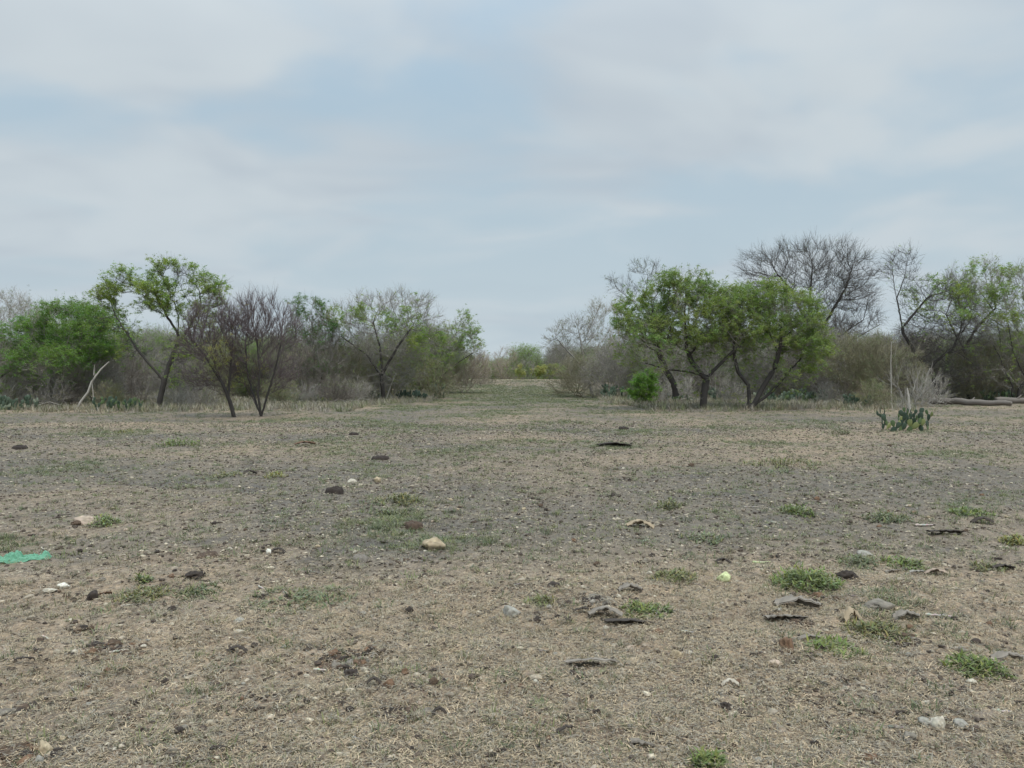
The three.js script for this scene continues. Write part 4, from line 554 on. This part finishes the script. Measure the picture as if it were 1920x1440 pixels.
clod('dark ragged clod under the brown cow pat on the left', 357, 1079, 30, 12, 'dung');
stone('bright white stone on the left, nearest the green netting', 117, 1099, 20, 9, 'white');
stone('flat cream stone below left of the bright white stone', 90, 1108, 22, 6, 'pale');
clod('chunky dark brown clod on the left foreground', 172, 1118, 24, 20, 'dung');
slab('rusty wood chip right beside the chunky dark clod', 194, 1117, 22, 9, 'rust', 0.2);
stone('pale grey stone left of the bark strip in the left foreground', 445, 1166, 20, 10, 'stone');
stone('small flat pale stone below the pale grey stone', 446, 1186, 18, 6, 'pale');
slab('narrow black brown chip in the left foreground', 443, 1225, 34, 9, 'darkwood', 0.05);
heap('broken row of brown dung crumbs in the left foreground', 215, 1219, 130, 12, ['brown', 'dung', 'rust'], 22);
heap('short row of brown crumbs above the longer row', 148, 1186, 48, 10, ['brown', 'dung'], 8);
stick('short black stick lying left of the dung crumbs', 70, 1226, 16, 'darkwood', 0.5, 0.009);
slab('black edged flake at the left edge foreground', 42, 1243, 30, 6, 'darkwood', 0.1);
heap('wide patch of reddish brown crumbled dung, centre left foreground', 655, 1235, 120, 44, ['brown', 'rust', 'greydung', 'dung', 'brown'], 46);
clod('dark clod at the lower end of the reddish crumbled patch', 660, 1267, 30, 14, 'dung');
clod('tan and black clod below right of the reddish crumbled patch', 730, 1285, 22, 16, 'rust');
slab('dark bark flake left of the tan and black clod', 700, 1287, 24, 8, 'darkwood', 0.1);
heap('dark brown dung crumbs low in the centre left foreground', 755, 1338, 70, 22, ['dung', 'brown'], 16);
slab('small dark chip right of the low dung crumbs', 823, 1345, 24, 8, 'darkwood', 0.1);
stick('slanting dark stick in the centre foreground', 910, 1260, 22, 'darkwood', 0.6, 0.009);
stone('grey stone with pale top, left of the bark heap', 958, 1149, 32, 18, 'stone');
clod('dark clod above the grey stone with pale top', 1040, 1098, 26, 12, 'dung');
slab('wide grey flat flake with a white tip, centre right', 1135, 1152, 56, 14, 'wood', 0.05);
slab('grey bark arched over its own shadow, centre right', 1183, 1106, 40, 15, 'wood', -0.1);
heap('heap of dark bark bits and dung behind the wide grey flake', 1120, 1117, 74, 30, ['dung', 'brown', 'greydung', 'wood'], 24);
slab('black stick like bark in front of the wide grey flake', 1180, 1170, 80, 8, 'darkwood', 0.05);
slab('dark bark left of the wide grey flake', 1092, 1148, 30, 9, 'darkwood', 0.15);
clod('rusty clod in the grass below the bark pieces', 1235, 1186, 24, 10, 'rust');
stone('rounded buff stone in the centre right foreground', 1272, 1230, 22, 15, 'tan');
slab('long dark bark strip in the centre foreground', 1110, 1246, 84, 10, 'wood', -0.12);
stone('pinkish pebble below the bark strip pieces', 1184, 1217, 18, 8, 'pink');
stone('tiny bright white stone in the centre foreground', 1005, 1281, 9, 7, 'white');
clod('pale lime green ball like lump in the grass on the right', 1361, 1083, 24, 17, 'lime');
slab('dark chip above the pale lime lump', 1357, 1056, 26, 8, 'darkwood', 0.0);
stick('yellowish stick in the grass above the right weed clump', 1430, 1059, 34, 'lime', 0.05, 0.01);
slab('peaked grey bark slab, upper one of the right foreground pile', 1497, 1133, 76, 20, 'wood', -0.1);
slab('long grey bark slab, lower one of the right foreground pile', 1475, 1161, 70, 14, 'wood', 0.05);
heap('dark red brown crumbled wood topping the right foreground pile', 1535, 1122, 64, 18, ['dung', 'rust', 'brown'], 20);
heap('dark crumbled wood at the right end of the lower bark slab', 1505, 1163, 46, 16, ['dung', 'brown'], 12);
slab('pale tipped bark standing over a dark hollow, right foreground', 1598, 1158, 40, 22, 'tan', 0.5);
clod('large grey brown lump right of the bark pile', 1655, 1136, 52, 18, 'greydung');
slab('brown bark with dark hollow on the right', 1702, 1158, 44, 17, 'wood', -0.1);
stick('thin cream stick right of the brown hollow bark', 1764, 1160, 46, 'pale', -0.35, 0.008);
clod('red brown clod with a dark foot below the bark pile', 1480, 1214, 30, 26, 'rust');
slab('grey bark chip right of the red brown clod', 1520, 1202, 40, 9, 'wood', 0.0);
heap('brown crumbs and bark low right of the red brown clod', 1690, 1190, 90, 28, ['brown', 'dung', 'rust', 'greydung'], 26);
slab('pale flat chip, left of three in the right mid field', 1675, 1074, 26, 9, 'wood', 0.1);
slab('pale flat chip, middle of three in the right mid field', 1722, 1075, 26, 9, 'stone', 0.0);
slab('pale pinkish chip, right of three in the right mid field', 1757, 1077, 38, 9, 'pink', -0.15);
clod('black clod with a pale bit right of the big weed clump', 1586, 1080, 32, 16, 'dung');
stone('pale grey stone at the top right of the big weed clump', 1622, 1040, 26, 12, 'stone');
slab('dark flake at the right edge of the mid field', 1884, 1067, 40, 9, 'darkwood', 0.05);
slab('dark log piece below the round weed on the right', 1843, 978, 36, 9, 'darkwood', 0.0);
stick('whitish stick left of the dark log piece', 1735, 988, 34, 'pale', 0.1, 0.011);
stick('short pale stick above the whitish stick', 1706, 950, 22, 'pale', 0.6, 0.010);
slab('dark bark in the right mid field, below the green patch', 1775, 998, 60, 10, 'darkwood', 0.05);
slab('grey weathered wood piece cut off by the right edge', 1893, 1237, 56, 16, 'wood', 0.0);
stone('white and pink stone in the lower right foreground', 1765, 1360, 28, 20, 'pale');
stone('grey stone beside the white and pink stone', 1738, 1357, 22, 14, 'stone');
stone('pale olive stone right of the white and pink stone', 1805, 1360, 24, 14, 'stone');
stone('flat cream stone above the white and pink stone', 1742, 1322, 16, 8, 'pale');
stone('cream stone on the right, above the stone group', 1826, 1280, 16, 8, 'pale');
stone('long cream stone at the edge of the lower bark crumbs', 1456, 1246, 26, 10, 'pink');
slab('small dark chip above the pale olive stone', 1692, 1346, 16, 7, 'darkwood', 0.0);
clod('dark clod below the white and pink stone', 1712, 1385, 30, 16, 'greydung');
clod('brown clod at the bottom edge left of the corner stones', 1632, 1426, 28, 14, 'rust');
heap('brown dung crumbs in the bottom left corner', 30, 1415, 84, 28, ['rust', 'brown', 'dung'], 22);
stone('tan stone in the bottom left corner beside brown crumbs', 78, 1408, 28, 22, 'tan');
clod('dark clod right of the bottom left tan stone', 100, 1415, 26, 12, 'dung');
stone('small grey stone at the bottom left corner', 68, 1430, 16, 14, 'stone');
heap('brown crumbs at the left edge above the corner', 35, 1330, 60, 24, ['brown', 'dung', 'greydung'], 12);
slab('dark chips low in the centre foreground', 1060, 1376, 32, 12, 'darkwood', 0.4);
slab('buff curled bark low in the centre right foreground', 1205, 1402, 44, 16, 'greydung', -0.4);
slab('pale chip right of centre low in the foreground', 1370, 1290, 30, 8, 'pale', 0.1);
clod('dark clod near the pale chip low right of centre', 1365, 1328, 20, 12, 'dung');
// smaller loose pieces, alike
{
  const r = rng(881), zone = (px, py) => (py < 950 ? 'far' : py < 1150 ? 'middle' : 'near') + (px < 640 ? ' left' : px < 1280 ? ' central' : ' right') + ' part of the field';
  for (let i = 0; i < 130; i++) { const px = r() * 1900 + 10, py = 830 + 600 * Math.pow(r(), 0.8), w = (5 + 9 * r()) * (0.45 + 0.75 * (py - 760) / 680); stone(`small ${['cream', 'tan', 'grey', 'pinkish'][i % 4]} pebble lying loose in the ${zone(px, py)}`, px, py, w, w * 0.55, ['pale', 'tan', 'stone', 'pink'][i % 4], 'loose small pebbles'); }
  for (let i = 0; i < 150; i++) { const px = r() * 1900 + 10, py = 830 + 600 * Math.pow(r(), 0.8), w = (7 + 12 * r()) * (0.45 + 0.75 * (py - 760) / 680); clod(`small ${['black brown', 'brown', 'black brown', 'grey', 'rusty'][i % 5]} clod lying loose in the ${zone(px, py)}`, px, py, w, w * 0.5, ['dung', 'brown', 'dung', 'greydung', 'rust'][i % 5], 'loose small clods'); }
  for (let i = 0; i < 60; i++) { const px = r() * 1900 + 10, py = 850 + 580 * Math.pow(r(), 0.8), w = (18 + 24 * r()) * (0.45 + 0.75 * (py - 760) / 680); stick(`thin short ${['grey', 'dark', 'pale'][i % 3]} twig lying loose in the ${zone(px, py)}`, px, py, w, ['wood', 'darkwood', 'pale'][i % 3], (r() - 0.5) * 2.4, 0.0035 + 0.003 * r()); scene.children[scene.children.length - 1].userData.group = 'loose short twigs'; }
}
// weeds
const WEED = { lush: [0.170, 0.225, 0.050], grey: [0.170, 0.200, 0.085], yellow: [0.270, 0.270, 0.070], olive: [0.195, 0.205, 0.070] };
function weed(label, px, py, w, h, tone, n, name = 'weed') {
  const s = spot(px, py + h * 0.45), r = rng(lay++), o = new THREE.Group(); o.name = numbered(name); settle(o, s, 0.005); tag(o, label, 'weed', 'green weeds on the pasture'); scene.add(o);
  const W = w * s.m / 2, D = Math.min(W, 0.5), H = Math.max(0.035, h * s.m * 0.62), k = WEED[tone], leaves = [], stems = [];
  for (let i = 0; i < n; i++) {
    const a = r() * 6.283, q = Math.pow(r(), 0.75) * 1.35, x = Math.cos(a) * q * W, z = Math.sin(a) * q * D, top = H * (1.15 - 0.62 * Math.min(1.4, q)) * (0.6 + 0.5 * r()), y = heightAt(s.x + x, s.z + z) - s.y, lean = 0.9 + 0.6 * r(), b = a + (r() - 0.5) * 2;
    stems.push([x, z, b, top, 0.004 + s.d * 0.0002, lean, 0.15 * r(), y - 0.01]);
    for (let t = 0; t < 5; t++) { const u = 0.2 + 0.8 * r(); leaves.push([x + Math.cos(b) * Math.cos(lean) * top * u, z + Math.sin(b) * Math.cos(lean) * top * u, r() * 6.283, 0.022 + 0.03 * r() + s.d * 0.0012, 0.006 + 0.006 * r() + s.d * 0.0004, -0.2 + 1.2 * r(), 0.5 * r(), y + Math.sin(lean) * top * u]); }
  }
  const g = bladeGeometry(leaves), c = new Float32Array(g.attributes.position.count * 3); for (let i = 0; i < c.length; i += 18) { const t = 0.6 + 0.8 * r(), y = 0.8 + 0.5 * r(); for (let v = 0; v < 18; v += 3) c.set([k[0] * t * y, k[1] * t, k[2] * t], i + v); } g.setAttribute('color', new THREE.BufferAttribute(c, 3));
  part('leaves', g, weedLeaf, o, 'stuff'); part('stems', bladeGeometry(stems), weedStem, o, 'stuff');
}
const weedLeaf = new THREE.MeshPhysicalMaterial({ roughness: 1, transmission: 0.35, thickness: 0, side: THREE.DoubleSide, vertexColors: true }), weedStem = mat(0.13, 0.14, 0.07, 0.9, { side: THREE.DoubleSide });
weed('round green weed in the far left field, below the tall mesquite', 335, 822, 62, 28, 'lush', 120);
weed('yellow green tuft in the left mid field', 517, 886, 34, 16, 'yellow', 50);
weed('dull green low tuft left of the yellow green tuft', 425, 888, 46, 14, 'olive', 50);
weed('flat green patch of weed above the brown cow pat', 748, 932, 76, 26, 'olive', 130);
weed('lower green patch of weed touching the brown cow pat', 735, 958, 46, 24, 'grey', 80);
weed('thin green weed behind the pinkish lumpy stone', 195, 970, 44, 32, 'lush', 60);
weed('small upright green weed in the field right of centre', 1253, 938, 30, 36, 'olive', 60);
weed('leafy green weed in mid field right of the small upright one', 1497, 948, 46, 36, 'lush', 90);
weed('spreading green weed patch between two leafy weeds on the right', 1665, 966, 66, 26, 'grey', 110);
weed('round leafy green weed on the right above the dark log piece', 1822, 955, 56, 28, 'lush', 120);
weed('bright green weed cut by the right edge', 1905, 1006, 42, 28, 'yellow', 80);
weed('big weed clump in the right foreground beside the black clod', 1515, 1068, 92, 66, 'lush', 260);
weed('wide dry green tuft in the far right field', 1465, 859, 112, 24, 'olive', 170);
weed('green weed below the wide tuft, far right field', 1455, 884, 46, 10, 'grey', 40);
weed('tiny upright weed left of the lone cactus', 1575, 800, 26, 34, 'grey', 50);
weed('green tuft on the right of centre, left of the lime lump', 1262, 1078, 66, 28, 'olive', 120);
weed('green weed at the bottom edge, right of centre', 1327, 1420, 44, 50, 'lush', 110);
weed('low green weed left of the grey weathered wood', 1835, 1245, 84, 24, 'lush', 150);
weed('green grass among the brown crumbs in the right foreground', 1650, 1182, 90, 26, 'olive', 130);
weed('green grass under the red brown clod in the right foreground', 1560, 1205, 90, 22, 'lush', 110);
weed('low green patch in the left foreground right of the rusty chip', 268, 1112, 80, 18, 'olive', 110);
weed('green patch right of the dark ragged clod in the left foreground', 370, 1108, 60, 18, 'grey', 80);
weed('long low green strip in the left centre foreground', 570, 1118, 150, 20, 'grey', 170);
weed('green tuft left of the bark heap in the centre right', 1010, 1125, 50, 18, 'olive', 70);
weed('green tuft between bark heap and lime lump', 1215, 1140, 70, 26, 'lush', 110);
weed('green tuft right of the big weed clump, upper', 1610, 1048, 60, 22, 'grey', 80);
weed('green tuft above the three pale chips', 1700, 1052, 56, 22, 'lush', 80);
weed('small dark green sprig in the left foreground above the clod', 264, 1080, 20, 22, 'lush', 26);
weed('green tuft in the mid field right, above the big clump', 1320, 1005, 60, 18, 'grey', 60);
weed('green tuft in the right mid field near the right edge', 1860, 1062, 50, 18, 'olive', 60);
weed('yellow green tuft at the lower left of the field edge', 240, 805, 30, 12, 'yellow', 30);

// the crumpled length of green netting at the left edge
{
  const a = spot(-70, 1058), b = spot(92, 1048), o = new THREE.Group(); o.name = 'green_netting'; o.position.set(a.x, a.y, a.z); tag(o, 'crumpled strip of mint green plastic netting cut off by the left edge', 'netting'); scene.add(o);
  const sheet = (seed, w, hgt, z0) => {
    const N = 90, K = 30, pos = [], idx = [], col = [], L = Math.hypot(b.x - a.x, b.z - a.z), ux = (b.x - a.x) / L, uz = (b.z - a.z) / L;
    for (let i = 0; i <= N; i++) for (let j = 0; j <= K; j++) {
      const t = i / N, u = j / K, x = t * L, c = (u - 0.5) * w * (0.75 + 0.35 * noise(t * 6, seed, 1)) + z0, fold = 0.55 + 0.5 * noise(t * 10, u * 2.4, seed) + 0.35 * noise(t * 21, u * 6, seed + 2) + 0.2 * noise(t * 44, u * 13, seed + 4);
      const X = x * ux - c * uz, Z = x * uz + c * ux, hump = Math.pow(Math.sin(Math.PI * u), 0.7) * (0.7 + 0.45 * noise(t * 4.2, seed, 8)) * smooth(0, 0.04, 1 - t), Y = heightAt(a.x + X, a.z + Z) - a.y + 0.004 + Math.max(0, hgt * hump * fold + 0.006 * noise(t * 30, u * 20, seed));
      pos.push(X + 0.02 * noise(t * 17, u * 7, seed + 6), Y, Z); const k = 0.85 + 0.3 * noise(t * 60, u * 22, seed); col.push(k, k, k);
    }
    for (let i = 0; i < N; i++) for (let j = 0; j < K; j++) { const p = i * (K + 1) + j, q = p + K + 1; idx.push(p, p + 1, q, p + 1, q + 1, q); }
    const g = new THREE.BufferGeometry(); g.setAttribute('position', new THREE.Float32BufferAttribute(pos, 3)); g.setAttribute('color', new THREE.Float32BufferAttribute(col, 3)); g.setIndex(idx); g.computeVertexNormals(); return g;
  };
  const m = new THREE.MeshPhysicalMaterial({ roughness: 0.7, transmission: 0.25, thickness: 0, side: THREE.DoubleSide, vertexColors: true }); m.color.setRGB(0.20, 0.52, 0.33);
  part('folded_sheet', sheet(3, 0.17, 0.10, 0), m, o); part('loose_fold', sheet(9, 0.11, 0.07, 0.05), m, o);
  const r = rng(990), strands = []; for (let i = 0; i < 70; i++) { const t = r(), x = (b.x - a.x) * t, z = (b.z - a.z) * t + (r() - 0.4) * 0.12; strands.push([x, z, r() * 6.283, 0.03 + 0.05 * r(), 0.0025, 0.2 + 1.1 * r(), 0.4 * r(), heightAt(a.x + x, a.z + z) - a.y + 0.02 * r()]); }
  part('frayed_strands', bladeGeometry(strands), mat(0.22, 0.5, 0.34, 0.7, { side: THREE.DoubleSide }), o, 'stuff');
}
let tris = 0; scene.traverse((o) => { if (o.isMesh && !o.isInstancedMesh) tris += (o.geometry.index ? o.geometry.index.count : o.geometry.attributes.position.count) / 3; });
console.log('triangles', tris);
renderer.render(scene, camera);
